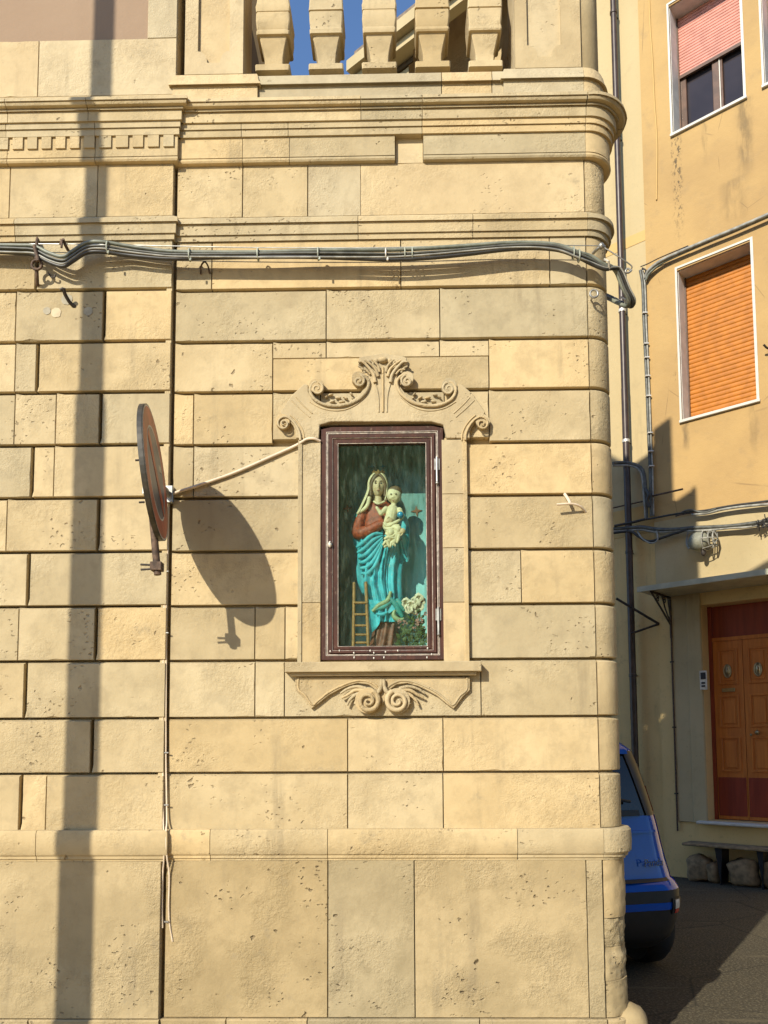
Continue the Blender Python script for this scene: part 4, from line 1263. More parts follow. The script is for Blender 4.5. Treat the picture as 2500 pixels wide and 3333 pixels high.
MB().ball(S(1286, 1601, -0.071), (23 * PXM, 0.034, 19 * PXM), 20, 12).build('child_hair', 'paint_hair', statue, smooth=85)
for ex in (1273, 1289):
    MB().ball(S(ex, 1608, -0.108), (0.0052, 0.0036, 0.0034), 8, 6).build('child_eye', 'paint_dark', statue, smooth=80)
MB().ball(S(1280, 1630, -0.108), (0.0060, 0.0036, 0.0026), 8, 6).build('child_lips', 'paint_lip', statue, smooth=80)
# drapery of the child's gown
for pts_, rd in [([(1248, 1700), (1262, 1712), (1288, 1700), (1306, 1690)], .010), ([(1250, 1718), (1270, 1722), (1300, 1708)], .010), ([(1254, 1735), (1275, 1745), (1296, 1730)], .010), ([(1250, 1755), (1266, 1748), (1284, 1752)], .010), ([(1246, 1775), (1258, 1762), (1268, 1782)], .009), ([(1270, 1782), (1276, 1765), (1288, 1778)], .009), ([(1292, 1716), (1298, 1742), (1292, 1768)], .010)]:
    P = smooth_path([S(x, y, -0.116) for x, y in pts_], 6)
    MB().tube(P, [rd * (0.55 + 0.45 * sin(pi * i / (len(P) - 1))) for i in range(len(P))], 8).build('gown_fold', 'paint_cream', statue, smooth=85)
# hands: palm and five fingers each
def hand(c, dirs, up, name, mat='paint_skin', s=1.0):
    c = Vector(c); d = Vector(dirs).normalized(); u = Vector(up).normalized(); w = d.cross(u).normalized()
    m = MB()
    m.ball(c, (0.013 * s, 0.008 * s, 0.012 * s), 12, 8)
    for k, (off, ln) in enumerate(((-0.009, 0.018), (-0.003, 0.021), (0.003, 0.020), (0.009, 0.016))):
        a = c + w * off * s + d * 0.008 * s; b = a + d * ln * 0.6 * s + u * 0.001; e = b + d * ln * 0.4 * s - u * 0.006 * s
        m.tube([a, b, e], [0.0034 * s, 0.0032 * s, 0.0024 * s], 6)
    a = c - w * 0.011 * s; b = a - w * 0.008 * s + d * 0.008 * s
    m.tube([a, b, b + d * 0.008 * s], [0.0038 * s, 0.0034 * s, 0.0026 * s], 6)
    return m.build(name, mat, statue, smooth=80)
hand(S(1262, 1696, -0.112), (0.8, -0.1, 0.3), (0, -1, 0.2), 'hand')
hand(S(1310, 1728, -0.118), (-0.9, -0.1, -0.1), (0, -1, 0.1), 'hand', s=1.25)
# blue globe with a small cross in the child's hand
gb = S(1303, 1676, -0.132)
go = MB().ball(gb, 0.0175, 20, 14).build('globe', 'globe_blue', statue, smooth=85)
MB().tube([gb + Vector((0, 0, 0.016)), gb + Vector((0, 0, 0.040))], 0.0017, 6).tube([gb + Vector((-0.009, 0, 0.031)), gb + Vector((0.009, 0, 0.031))], 0.0017, 6).build('globe_cross', 'paint_cream', go)
MB().lathe([(0.075, 0), (0.078, 0.006), (0.07, 0.014), (0.0, 0.014)], (S(1250, 2105).x, SY - 0.005, gz0 - 0.004), 28).build('base', 'paint_skirt', statue, smooth=40)

# ================================================================== things standing round the statue
LY = 0.045
lad = thing('toy_ladder', (W(1172, 2105, LY).x, LY, gz0 - 0.004), 'small brown wooden ladder leaning at the left foot of the statue', 'ladder')
for (xt, xb_) in ((1153, 1150), (1191, 1199)):
    a = W(xb_, 2106, LY); b = W(xt, 1896 if xt < 1170 else 1894, LY + 0.03)
    MB().tube([a, b], 0.0085, 8).build('rail', 'ladder_wood', lad, smooth=60)
for y in (1962, 2000, 2036, 2066, 2092):
    MB().tube([W(1152, y, LY + 0.012), W(1196, y, LY + 0.012)], 0.0065, 8).build('rung', 'ladder_wood', lad, smooth=60)
def flowers(name, label, cat, blooms, mat, r, leafs, seed, petals=8):
    rnd = random.Random(seed)
    c0 = W(blooms[0][0], 2105, 0.06)
    t = thing(name, (c0.x, 0.06, gz0 - 0.004), label, cat)
    for (x, y) in blooms:
        c = W(x, y, 0.045 + rnd.uniform(-0.015, 0.015))
        mb = MB()
        for k in range(petals):
            a = 2 * pi * k / petals + rnd.random(); rr = r * rnd.uniform(0.7, 1.1)
            d = Vector((cos(a), -0.5 - rnd.random() * 0.5, sin(a))).normalized()
            side = d.cross(Vector((0, 1, 0.2))).normalized() * rr * 0.55
            p0 = c; p1 = c + d * rr * 0.6 + side; p2 = c + d * rr + Vector((0, 0.003, 0)); p3 = c + d * rr * 0.6 - side
            mb.add([p0, p1, p2, p3, c + d * rr * 0.6 + Vector((0, -rr * 0.25, 0))], [(0, 1, 4), (1, 2, 4), (2, 3, 4), (3, 0, 4)])
        mb.build('bloom', mat, t, smooth=60)
    mb = MB()
    for (x, y, ln) in leafs:
        a = W(x, y, 0.055 + rnd.uniform(-0.02, 0.02))
        ang = rnd.uniform(0.2, pi - 0.2); d = Vector((cos(ang), rnd.uniform(-0.5, 0.1), sin(ang))).normalized() * ln
        s = d.cross(Vector((0, 1, 0))).normalized() * ln * 0.28
        mb.add([a, a + d * 0.5 + s, a + d, a + d * 0.5 - s, a + d * 0.5 + Vector((0, -0.006, 0))], [(0, 1, 4), (1, 2, 4), (2, 3, 4), (3, 0, 4)])
    mb.build('leaves', 'leaf', t, smooth=60)
    mb = MB()
    for (x, y) in blooms[:6]:
        mb.tube([W(x, y, 0.05), W(x * 0.7 + blooms[0][0] * 0.3, 2104, 0.06)], 0.002, 5)
    mb.build('stems', 'leaf', t)
    return t
rw = random.Random(3)
flowers('cloth_flowers', 'cream white fabric flowers with folded petals beside the mantle hem', 'flowers', [(1322, 1965), (1338, 1972), (1350, 1962), (1362, 1950), (1372, 1960), (1366, 1976), (1330, 1982), (1345, 1985)], 'petal_white', 0.034, [(rw.uniform(1325, 1370), rw.uniform(1990, 2040), 0.03) for _ in range(10)], 5)
flowers('flower_posy', 'faded pink hydrangea posy with green leaves in the niche corner', 'flowers', [(1362 + rw.gauss(0, 12), 2028 + rw.gauss(0, 14)) for _ in range(34)] + [(1308 + rw.gauss(0, 9), 2026 + rw.gauss(0, 7)) for _ in range(9)], 'petal_pink', 0.0085, [(rw.uniform(1300, 1388), rw.uniform(2035, 2104), rw.uniform(0.022, 0.045)) for _ in range(70)], 9, 5)

# ================================================================== round road sign on a wall bracket
SD = 0.41
sc_ = W(506, 1542, -SD)
sign = thing('road_sign', (XE, -0.02, sc_.z), 'round red-rimmed road sign seen edge-on, bracketed out from the wall', 'sign')
up_ = Vector((-0.105, 0.0, 0.994)).normalized()
nrm = Vector((cos(radians(7.5)), sin(radians(7.5)), 0.0)); nrm = (nrm - up_ * nrm.dot(up_)).normalized()
sid = up_.cross(nrm).normalized()
SR = 0.308
def sg(a, r, h): return sc_ + (sid * cos(a) + up_ * sin(a)) * r + nrm * h
def ringmesh(r0, r1, h0, h1, name, mat, n=56):
    mb = MB(); rings = []
    if r0 <= 0:
        mb.rings([[sg(2 * pi * k / n, r1, h0) for k in range(n)], [sg(2 * pi * k / n, r1, h1) for k in range(n)]], True, True)
    else:
        a = [sg(2 * pi * k / n, r1, h0) for k in range(n)]; b = [sg(2 * pi * k / n, r1, h1) for k in range(n)]
        c = [sg(2 * pi * k / n, r0, h1) for k in range(n)]; d = [sg(2 * pi * k / n, r0, h0) for k in range(n)]
        mb.rings([a, b, c, d, a], True, False)
    return mb.build(name, mat, sign)
ringmesh(0, SR, -0.002, 0.002, 'plate', 'sign_back')
ringmesh(SR - 0.004, SR, -0.022, 0.0035, 'rim', 'sign_back')
ringmesh(SR * 0.965, SR - 0.004, 0.002, 0.0032, 'edge_line', 'sign_white')
ringmesh(SR * 0.70, SR * 0.965, 0.002, 0.0040, 'red_border', 'sign_red')
ringmesh(SR * 0.675, SR * 0.70, 0.002, 0.0042, 'white_line', 'sign_white')
ringmesh(0, SR * 0.675, 0.002, 0.0036, 'blue_field', 'sign_blue')
mb = MB()
d1 = (sid * -0.707 + up_ * 0.707); d2 = (sid * 0.707 + up_ * 0.707)
q = [sc_ + d1 * a + d2 * b + nrm * h for h in (0.0038, 0.0056) for a, b in ((-SR * .67, -SR * .1), (SR * .67, -SR * .1), (SR * .67, SR * .1), (-SR * .67, SR * .1))]
mb.add(q, [(0, 1, 2, 3), (7, 6, 5, 4), (0, 4, 5, 1), (1, 5, 6, 2), (2, 6, 7, 3), (3, 7, 4, 0)]).build('red_bar', 'sign_red', sign)
# post stub behind the plate, arm to the wall, clamps
pole0 = sc_ - nrm * 0.030 + up_ * 0.20; pole1 = sc_ - nrm * 0.030 - up_ * 0.475
MB().tube([pole0, pole1], 0.0165, 14).build('post', 'rust_iron', sign, smooth=50)
foot = W(549, 1614, 0.0)
elbow = sc_ - nrm * 0.030 - up_ * 0.02
P = [Vector((foot.x, -0.02, foot.z)), Vector((foot.x, -0.12, foot.z + 0.004)), Vector((elbow.x, elbow.y + 0.1, elbow.z)), elbow]
pp = smooth_path(P, 6)
MB().tube(pp, [0.015 + 0.006 * sin(i / (len(pp) - 1) * 9) for i in range(len(pp))], 12).build('arm', 'galv', sign, smooth=60)
MB().box(foot.x - 0.03, foot.x + 0.03, -0.034, -0.001, foot.z - 0.045, foot.z + 0.045).build('wall_plate', 'galv', sign, bevel=0.003)
for h in (-0.445, -0.43):
    c = sc_ - nrm * 0.030 + up_ * h
    MB().tube([c + Vector((-0.075, 0, -0.005 if h < -0.44 else 0.004)), c + Vector((0.01, 0, 0))], 0.005, 8).build('clamp_bolt', 'iron', sign)
c = sc_ - nrm * 0.030 + up_ * -0.437
MB().box(-0.026, 0.026, -0.024, 0.024, -0.02, 0.02, Matrix.Translation(c)).build('clamp', 'rust_iron', sign, bevel=0.002)
for h in (0.07, -0.13):
    c = sc_ + up_ * h
    MB().box(-0.004, 0.004, -0.16, 0.16, -0.014, 0.014, Matrix.Translation(c - nrm * 0.016)).build('stiffener', 'galv', sign)
    MB().tube([c - nrm * 0.06, c - nrm * 0.085], 0.005, 8).build('clamp_bolt', 'iron', sign)

# ================================================================== bundle of cables along the front
bun = thing('cable_bundle', (XL, -0.07, zz(815, -0.07)), 'bundle of dark electric cables strung across the front on brackets', 'cables')
cab_px = [(-120, 806), (0, 809), (60, 811), (112, 815), (160, 838), (205, 850), (238, 832), (280, 806), (330, 802), (400, 812), (480, 822), (560, 829), (700, 829), (850, 828), (1000, 826), (1150, 827), (1280, 828), (1400, 822), (1520, 812), (1640, 801), (1740, 798), (1820, 806), (1880, 828)]
def cab_d(x): return 0.075 if x > 380 else 0.075 + 0.02 * sin((x - 100) / 380 * pi) * (1 if 100 < x < 380 else 0)
offs = [(-11, 0.000, 0.0100, 'cable_green'), (-2, -0.012, 0.0065, 'cable'), (4, 0.004, 0.0090, 'cable_green'), (13, -0.006, 0.0100, 'cable_black'), (8, -0.016, 0.0048, 'lead')]
tail = [(1925, 846, 0.060), (1965, 866, 0.050), (1990, 868, 0.045), (2006, 872, 0.030), (2020, 892, 0.02), (2038, 938, 0.0), (2056, 975, -0.02), (2050, 996, -0.06), (2020, 985, -0.12), (1985, 968, -0.2), (1950, 952, -0.3)]
for k, (dy, dd, r, mt) in enumerate(offs):
    pts = [W(x, y + dy * (1 + 0.35 * sin(x * 0.006 + k * 2)), -(cab_d(x) - dd)) for x, y in cab_px]
    for i, (x, y, d) in enumerate(tail):
        t = min(1, i / 3)
        # round the bend the cables lie side by side
        pts.append(W(x + (k - 2) * 5.5 * t, y + dy * (1 - 0.75 * t) - (k - 2) * 1.5 * t, -d + dd * 0.6))
    pp = smooth_path(pts, 5)
    MB().tube(pp, r, 8).build('cable', mt if k != 3 else 'cable_black', bun, smooth=60)
wp = [W(x, y, -0.06) for x, y in [(-120, 792), (0, 794), (115, 794), (330, 796), (560, 801), (850, 806), (1250, 806), (1600, 797), (1860, 799), (1955, 800)]]
MB().tube(smooth_path(wp, 4), 0.0028, 6).build('support_wire', 'galv', bun)
for x, y in ((352, 806), (618, 829), (840, 828), (1036, 826), (1256, 828), (1318, 826), (1342, 826), (1866, 824), (1884, 832)):
    c = W(x, y + 1, -cab_d(x)); mb = MB()
    mb.tube([c + Vector((0, 0.026 * cos(a), 0.031 * sin(a))) for a in [2 * pi * i / 16 for i in range(17)]], 0.0038, 6)
    if x in (352, 618, 1036, 1256): mb.tube([c + Vector((0.01, -0.02, -0.03)), c + Vector((0.008, -0.024, -0.046))], 0.005, 6)
    mb.build('cable_tie', 'tie' if x != 1256 else 'zinc_white', bun, smooth=60)
# white splice tape at the bend
for x, y, d in ((1976, 862, 0.05), (2030, 985, -0.10)):
    c = W(x, y, -d)
    MB().tube([c + Vector((0.012, 0, -0.03)), c + Vector((0.0, -0.03, 0.0)), c + Vector((-0.012, 0, 0.03))], 0.006, 6).build('cable_tie', 'zinc_white', bun)

def iron_thing(name, label, cat, tubes, mat='rust_iron', balls=()):
    p0 = Vector(tubes[0][0][0])
    t = thing(name, p0, label, cat)
    for pts, r, nm in tubes:
        MB().tube(smooth_path([Vector(p) for p in pts], 5) if len(pts) > 2 else pts, r, 8).build(nm, mat, t, smooth=60)
    for c, r, nm in balls:
        MB().ball(c, r, 10, 8).build(nm, mat, t, smooth=80)
    return t
# bracket at the far left, with an eye the wire passes through
a = lambda x, y, d: W(x, y, -d)
ring = [a(120, 862, 0.085) + Vector((0.026 * cos(t), 0, 0.026 * sin(t))) for t in [2 * pi * i / 14 for i in range(15)]]
iron_thing('cable_bracket', 'rusty iron cable bracket with a ring, on the left bay under the string course', 'bracket',
    [([a(122, 930, LB * -1), a(121, 905, 0.06), a(119, 870, 0.085)], 0.009, 'lower_bar'), ([a(122, 775, 0.03), a(119, 800, 0.07), a(117, 845, 0.085)], 0.008, 'upper_bar'), (ring, 0.007, 'ring'), ([a(112, 800, 0.10), a(125, 850, 0.10)], 0.010, 'clip')])
iron_thing('wall_hook', 'short iron rod hook above the sagging cables on the left bay', 'hook', [([a(222, 815, 0.03), a(210, 792, 0.06), a(205, 778, 0.08)], 0.008, 'rod'), ([a(196, 796, 0.08), a(202, 782, 0.08), a(200, 806, 0.08)], 0.006, 'hook_eye')])
iron_thing('broken_bracket', 'broken iron bracket stub on the left bay below the cables', 'bracket', [([a(246, 1000, 0.02), a(228, 985, 0.04), a(212, 958, 0.07), a(207, 938, 0.09)], 0.0095, 'stub'), ([a(207, 938, 0.09), a(196, 944, 0.09)], 0.007, 'tip')], 'iron')
iron_thing('wire_end', 'curled wire end poking out beside the left iron bracket', 'wire', [([a(158, 890, 0.03), a(168, 902, 0.045), a(178, 902, 0.05), a(180, 894, 0.05)], 0.0045, 'wire')], 'iron')
# white eye hooks on the corner
def eye_hook(x, y, label, X0):
    c = a(x, y, 0.05)
    ring = [c + Vector((0.020 * cos(t), 0.004, 0.020 * sin(t))) for t in [2 * pi * i / 14 for i in range(15)]]
    iron_thing('eye_hook', label, 'hook', [(ring, 0.0055, 'eye'), ([c + Vector((-0.008, 0, -0.02)), a(X0[0], X0[1], -0.01)], 0.005, 'shank')], 'galv')
eye_hook(1934, 955, 'galvanised eye hook on the rounded corner below the cables', (1922, 978))
iron_thing('wire_anchor', 'knotted steel wire anchor on the rounded corner above the cable bend', 'anchor', [([a(1930, 824, 0.01), a(1945, 810, 0.05), a(1958, 800, 0.06), a(1968, 804, 0.055)], 0.008, 'shank'), ([a(1962, 803, 0.06), a(2008, 832, 0.06), a(2053, 863, 0.05), a(2056, 875, 0.04)], 0.0035, 'stay_wire'), ([a(2056, 878, 0.04), a(2046, 888, 0.04), a(2036, 884, 0.04), a(2044, 874, 0.04), a(2056, 884, 0.04)], 0.005, 'hook')], 'galv', [(a(1957, 801, 0.06), 0.017, 'knot')])
iron_thing('wall_ring', 'small arched wire staple on the wall under the cables', 'staple', [([a(653, 893, 0.004), a(655, 866, 0.03), a(666, 852, 0.036), a(677, 866, 0.03), a(682, 890, 0.004)], 0.0045, 'staple')], 'rust_iron')
iron_thing('conduit_stub', 'broken cream conduit stub sticking out right of the shrine', 'conduit', [([a(1908, 1668, -0.004), a(1888, 1648, 0.03), a(1860, 1640, 0.045), a(1812, 1642, 0.05)], 0.006, 'tube'), ([a(1838, 1608, 0.004), a(1850, 1626, 0.03), a(1856, 1640, 0.045)], 0.008, 'bracket')], 'cable_cream')

# cable feeding the shrine: up the joint, then across
sh = thing('shrine_cable', (XE, -0.03, zz(3060)), 'thin pale cable climbing the vertical joint and crossing to the shrine', 'cable')
pts = [a(562, 3064, 0.012), a(553, 3010, 0.014), a(549, 2950, 0.018), a(551, 2850, 0.02), a(544, 2795, 0.045), a(540, 2745, 0.055), (a(541, 2700, 0.045)), a(543, 2660, 0.016), a(541, 2500, 0.014), a(540, 2340, 0.014), a(541, 2150, 0.014), a(542, 1950, 0.014), a(546, 1800, 0.014), a(549, 1650, 0.014), a(556, 1612, 0.012), a(640, 1582, 0.011), a(760, 1540, 0.011), a(880, 1488, 0.011), a(960, 1452, 0.012), a(985, 1437, 0.030), a(1000, 1429, 0.034), a(1022, 1428, 0.034), a(1042, 1436, 0.02)]
pp = smooth_path(pts, 5)
i0 = 14 * 5
MB().tube(pp[:i0 + 1], 0.0042, 6).build('riser', 'cable_cream', sh, smooth=60)
MB().tube(pp[i0:], [0.0085 if i < 25 else 0.0075 for i in range(len(pp) - i0)], 8).build('conduit', 'cable_cream', sh, smooth=60)
pts = [a(536, 1900, 0.014), a(532, 2150, 0.016), a(530, 2340, 0.016), a(531, 2500, 0.016), a(532, 2660, 0.018), a(534, 2735, 0.05), a(534, 2795, 0.045), a(530, 2850, 0.022), a(528, 2960, 0.02), a(530, 3020, 0.02)]
MB().tube(smooth_path(pts, 5), 0.0042, 6).build('riser', 'cable_cream', sh, smooth=60)
for y in (1860, 2060, 2450, 2620, 3000):
    c = a(543, y, 0.018)
    MB().tube([c + Vector((-0.012, 0, 0)), c + Vector((0.010, -0.004, 0.0))], 0.004, 6).build('clip', 'galv', sh)

# lamp post out of frame to the left, whose shadow falls on the front
k_ = 2.1
px_ = -1.565 - 0.64 * k_
post = thing('lamp_post', (px_, -k_, 0.0), 'tall grey stepped lamp post standing left of the camera, out of frame', 'lamp post')
zs_ = 3.36 + 0.69 * k_
MB().lathe([(0.11, 0), (0.10, 0.25), (0.082, 0.3), (0.069, zs_ - 0.03), (0.065, zs_ + 0.02), (0.055, zs_ + 0.06), (0.052, zs_ + 1.2), (0.044, 8.6), (0.0, 8.62)], (px_, -k_, 0), 24).build('shaft', 'concrete_post', post, smooth=50)
MB().tube(smooth_path([(px_, -k_, 8.5), (px_ - 0.2, -k_ - 0.3, 8.9), (px_ - 0.9, -k_ - 1.2, 9.0)], 6), 0.03, 10).build('arm', 'galv', post, smooth=60)
MB().ball((px_ - 1.1, -k_ - 1.45, 8.98), (0.32, 0.2, 0.09), 16, 8).build('lamp_head', 'galv', post, smooth=80)

# houses on the other side of the street, behind the viewer
opp = thing('street_house', (4.0, -9.5, 0.0), 'plain ochre street house behind the viewer, out of frame', 'house')
wall_holes(-1.2, 12.0, 0.0, 10.5, [(x, x + 1.0, z, z + 1.7) for x in (0.8, 3.6, 6.4, 9.2) for z in (1.2, 4.6, 7.6)], lambda u, d, z: Vector((u, -9.0 - d, z)), 0.4, 'wall', 'ochre_band', opp)
for x in (0.8, 3.6, 6.4, 9.2):
    for z in (1.2, 4.6, 7.6):
        w_ = MB().box(x, x + 1.0, -9.25, -9.2, z, z + 1.7).build('window', 'window_glass', opp)
        MB().box(x - 0.08, x + 1.08, -9.0, -8.94, z - 0.08, z).build('sill', 'sill_white', w_)
MB().box(-1.5, 12.3, -14.0, -8.6, 10.5, 10.8).build('roof', 'slate', opp)

# ================================================================== houses across the alley
FA = ground(2300, 2850, 0.05)
dv = ray(-1688, 2425); FU = -Vector((dv.x, dv.y, 0)).normalized()          # along the facade, to the right and nearer
FN = Vector((FU.y, -FU.x, 0));
if FN.y > 0: FN = -FN                                                        # out of the facade, towards the alley
def fpt(x, y, o=0.0):
    """pixel -> (s along facade, z) on the plane standing o in front of the facade"""
    d = ray(x, y); t = (FA + FN * o - CAM).dot(FN) / d.dot(FN)
    p = CAM + d * t
    return (p - FA).dot(FU), p.z
def fw(s, o, z): return FA + FU * s + FN * o + Vector((0, 0, z - FA.z))
def fpx(x, y, o=0.0):
    s, z = fpt(x, y, o); return fw(s, o, z)
FM = lambda p: fw(p.x, p.y, p.z)                                              # local (s, out, z)
def fbox(s0, s1, o0, o1, z0, z1, name, mat, parent, bevel=0.0):
    return MB().box(s0, s1, o0, o1, z0, z1, FM).build(name, mat, parent, bevel=bevel)
def orange_mat():
    k = NT('orange_plaster', 0.9)
    w = k.coords(False)
    dot = k.n('VectorMath', operation='DOT_PRODUCT'); k.l(w, dot.inputs[0]); dot.inputs[1].default_value = FU
    sx = k.math('SUBTRACT', dot.outputs['Value'], FA.dot(FU))
    sep = k.n('SeparateXYZ'); k.l(w, sep.inputs[0]); zc = sep.outputs[2]
    col = k.mix(k.ramp(k.noise(w, 1.1, 5), 0.35, 0.68), (0.455, 0.295, 0.115), (0.39, 0.25, 0.10))
    col = k.mix(k.math('MULTIPLY', k.ramp(k.noise(w, 4.0, 5, 0.7), 0.52, 0.75), 0.45), col, (0.30, 0.205, 0.10))
    spk = k.ramp(k.noise(k.scaled(w, (26, 26, 14)), 1.0, 5, 0.75), 0.50, 0.60)
    soft = k.ramp(k.noise(k.scaled(w, (12, 12, 3.0)), 1.0, 4, 0.6), 0.32, 0.62)
    # mould running down below the sills
    for (px0, py0, py1, wd, am, hard) in ((2200, 445, 830, 0.085, 0.95, 1), (2420, 330, 620, 0.12, 0.55, 0), (2290, 395, 560, 0.05, 0.4, 0), (2232, 1375, 1480, 0.06, 0.6, 0), (2385, 590, 760, 0.20, 0.35, 0), (2450, 1320, 1500, 0.07, 0.3, 0), (2200, 1215, 1245, 0.05, 0.6, 1)):
        s0, z0 = fpt(px0, py0); _, z1 = fpt(px0, py1)
        wob_ = k.math('MULTIPLY', k.math('SUBTRACT', k.noise(w, 6.0, 3), 0.5), 0.10)
        d = k.math('ABSOLUTE', k.math('ADD', k.math('SUBTRACT', sx, s0), wob_), 0.0)
        m = k.math('MULTIPLY', k.ramp(d, wd * 0.25, wd, 1.0, 0.0), k.math('MULTIPLY', k.ramp(zc, z1, z1 + (z0 - z1) * 0.5), k.ramp(zc, z0, z0 + 0.05, 1.0, 0.0)))
        m = k.math('MULTIPLY', m, spk if hard else soft)
        col = k.mix(k.math('MULTIPLY', m, am), col, (0.09, 0.065, 0.035))
    cr_ = k.ramp(k.vor(k.scaled(w, (1.0, 1.0, 0.7)), 1.1, 'DISTANCE_TO_EDGE'), 0.0, 0.006, 1.0, 0.0)
    cr_ = k.math('MULTIPLY', cr_, k.ramp(k.noise(w, 1.7, 2), 0.52, 0.6))
    col = k.mix(k.math('MULTIPLY', cr_, 0.6), col, (0.16, 0.10, 0.05))
    nb = k.bump(k.math('ADD', k.noise(w, 12.0, 4), k.math('MULTIPLY', k.noise(w, 70.0, 3), 0.3)), 0.25, 0.02)
    k.done('orange_plaster', col, nb)
orange_mat()
sE = fpt(2098, 700)[0]                       # where the cream house meets the orange one
house = thing('orange_house', fw(sE + 1.5, 0, 0), 'orange plastered house with roller shutters and a brown panelled door', 'house')
cream = thing('cream_house', fw(sE - 1.0, 0, 0), 'narrow cream plastered house with an ochre band behind the drainpipe', 'house')

def rect(pts, o=0.0):
    q = [fpt(x, y, o) for x, y in pts]
    return (sum(q[i][0] for i in (0, 3)) / 2, sum(q[i][0] for i in (1, 2)) / 2, sum(q[i][1] for i in (2, 3)) / 2, sum(q[i][1] for i in (0, 1)) / 2)
w1 = rect([(2180, -60), (2410, -190), (2425, 320), (2189, 438)])
w1 = (fpt(2186, 300)[0], fpt(2416, 200)[0], fpt(2300, 381)[1], fpt(2300, 381)[1] + 1.75)
w2 = rect([(2205, 880), (2443, 786), (2463, 1303), (2220, 1368)])
w3 = (fpt(2488, 250)[0], fpt(2488, 250)[0] + 1.0, w1[2] + 0.02, w1[3])
dl = (fpt(2297, 2400)[0], fpt(2297, 2400)[0] + 1.15, fpt(2400, 2676)[1], fpt(2300, 1968)[1])
zband = fpt(2300, 1668)[1]; zledge = fpt(2300, 1880)[1]
HZ = 12.8
sR = sE + 7.0
wall_holes(sE, sR, zband, HZ, [w1, w2, w3], lambda u, d, z: fw(u, -d, z), 0.45, 'wall', 'orange_plaster', house)
wall_holes(sE, sR, zledge, zband - 0.001, [], lambda u, d, z: fw(u, -d + 0.004, z), 0.45, 'pale_band_wall', 'pale_plaster', house)
wall_holes(sE, sR, -0.1, zledge - 0.001, [dl], lambda u, d, z: fw(u, -d, z), 0.45, 'ground_floor_wall', 'low_plaster', house)
# cream neighbour, a hand's breadth further back
zb1, zb2 = fpt(2060, 792)[1], fpt(2060, 757)[1]
zc2 = fpt(2060, 1740)[1]; zc1 = fpt(2060, 1650)[1]
sCL = sE - 9.0
fbox(sCL, sE - 0.003, -0.5, -0.05, zb2 + 0.001, HZ - 0.05, 'wall', 'cream_plaster', cream)
fbox(sCL, sE - 0.003, -0.5, -0.045, zb1, zb2, 'ochre_band', 'ochre_band', cream)
fbox(sCL, sE - 0.003, -0.5, -0.05, zc1 + 0.001, zb1 - 0.001, 'wall', 'cream_plaster', cream)
fbox(sCL, sE - 0.003, -0.5, -0.045, zc2, zc1, 'ochre_band', 'ochre_band', cream)
fbox(sCL, sE - 0.003, -0.5, -0.05, -0.1, zc2 - 0.001, 'ground_floor_wall', 'low_plaster', cream)
fbox(sE - 0.75, sE - 0.40, -0.05, -0.02, 0.0, fpt(2150, 2000)[1], 'pilaster', 'low_plaster', cream)

def shutter_window(r, name, slat_mat, closed, rev, ns, parent, frame_mat='window_brown'):
    s0, s1, z0, z1 = r
    top = z1
    win = fbox(s0 - 0.002, s1 + 0.002, -rev - 0.09, -rev - 0.06, z0, z1, name, 'window_glass', parent)
    # white surround and sill
    for (a_, b_, c_, d_, nm) in ((s0 - 0.025, s0, z0, z1 + 0.02, 'jamb'), (s1, s1 + 0.03, z0, z1 + 0.02, 'jamb'), (s0 - 0.025, s1 + 0.03, z1 + 0.02, z1 + 0.045, 'lintel')):
        fbox(a_, b_, -0.02, 0.012, c_, d_, nm, 'sill_white', win)
    fbox(s0 - 0.03, s1 + 0.04, -rev - 0.02, 0.035, z0 - 0.035, z0 + 0.001, 'sill', 'sill_white', win, 0.004)
    for (a_, b_) in ((s0, s0 + 0.006), (s1 - 0.006, s1)):
        fbox(a_, b_, -rev - 0.06, -0.021, z0 + 0.002, z1, 'reveal', 'reveal_grey', win)
    fbox(s0 + 0.006, s1 - 0.006, -rev - 0.06, -0.021, z1 - 0.006, z1, 'reveal', 'reveal_grey', win)
    zc = z1 - (z1 - z0) * closed
    # timber frame of the casements
    if closed < 0.99:
        m = s0 + (s1 - s0) * 0.60
        for a_, b_ in ((s0 + 0.006, s0 + 0.09), (m - 0.10, m - 0.012), (m + 0.0, m + 0.03), (s1 - 0.06, s1 - 0.006)):
            fbox(a_, b_, -rev - 0.058, -rev - 0.015, z0 + 0.003, zc, 'casement_frame', frame_mat, win, 0.006)
        fbox(s0 + 0.006, s1 - 0.006, -rev - 0.058, -rev - 0.02, z0 + 0.003, z0 + 0.05, 'casement_frame', frame_mat, win)
        fbox(m - 0.012, m, -rev - 0.03, -rev - 0.010, z0 + 0.004, zc, 'casement_trim', 'sill_white', win)
    h = (z1 - zc) / ns
    for k in range(ns):
        za = zc + h * k
        rings = []
        prof_ = [(-rev + 0.004, za + 0.001), (-rev + 0.008, za + h * 0.2), (-rev + 0.010, za + h * 0.5), (-rev + 0.007, za + h * 0.82), (-rev, za + h - 0.001), (-rev - 0.012, za + h - 0.001), (-rev - 0.012, za + 0.001)]
        MB().rings([[fw(s_, o, z) for o, z in prof_] for s_ in (s0 + 0.012, s1 - 0.012)]).build('slat', slat_mat, win)
    if closed < 0.99:
        fbox(s0 + 0.008, s1 - 0.008, -rev - 0.012, -rev + 0.02, zc - 0.045, zc - 0.001, 'bottom_rail', frame_mat, win)
    for (a_, b_) in ((s0 + 0.0065, s0 + 0.022), (s1 - 0.022, s1 - 0.0065)):
        fbox(a_, b_, -rev - 0.01, -rev + 0.03, z0 + 0.003, z1 - 0.007, 'shutter_track', frame_mat, win)
    return win
shutter_window(w1, 'window', 'shutter_pink', 0.46, 0.26, 20, house)
shutter_window(w2, 'window', 'shutter_orange', 1.0, 0.25, 34, house)
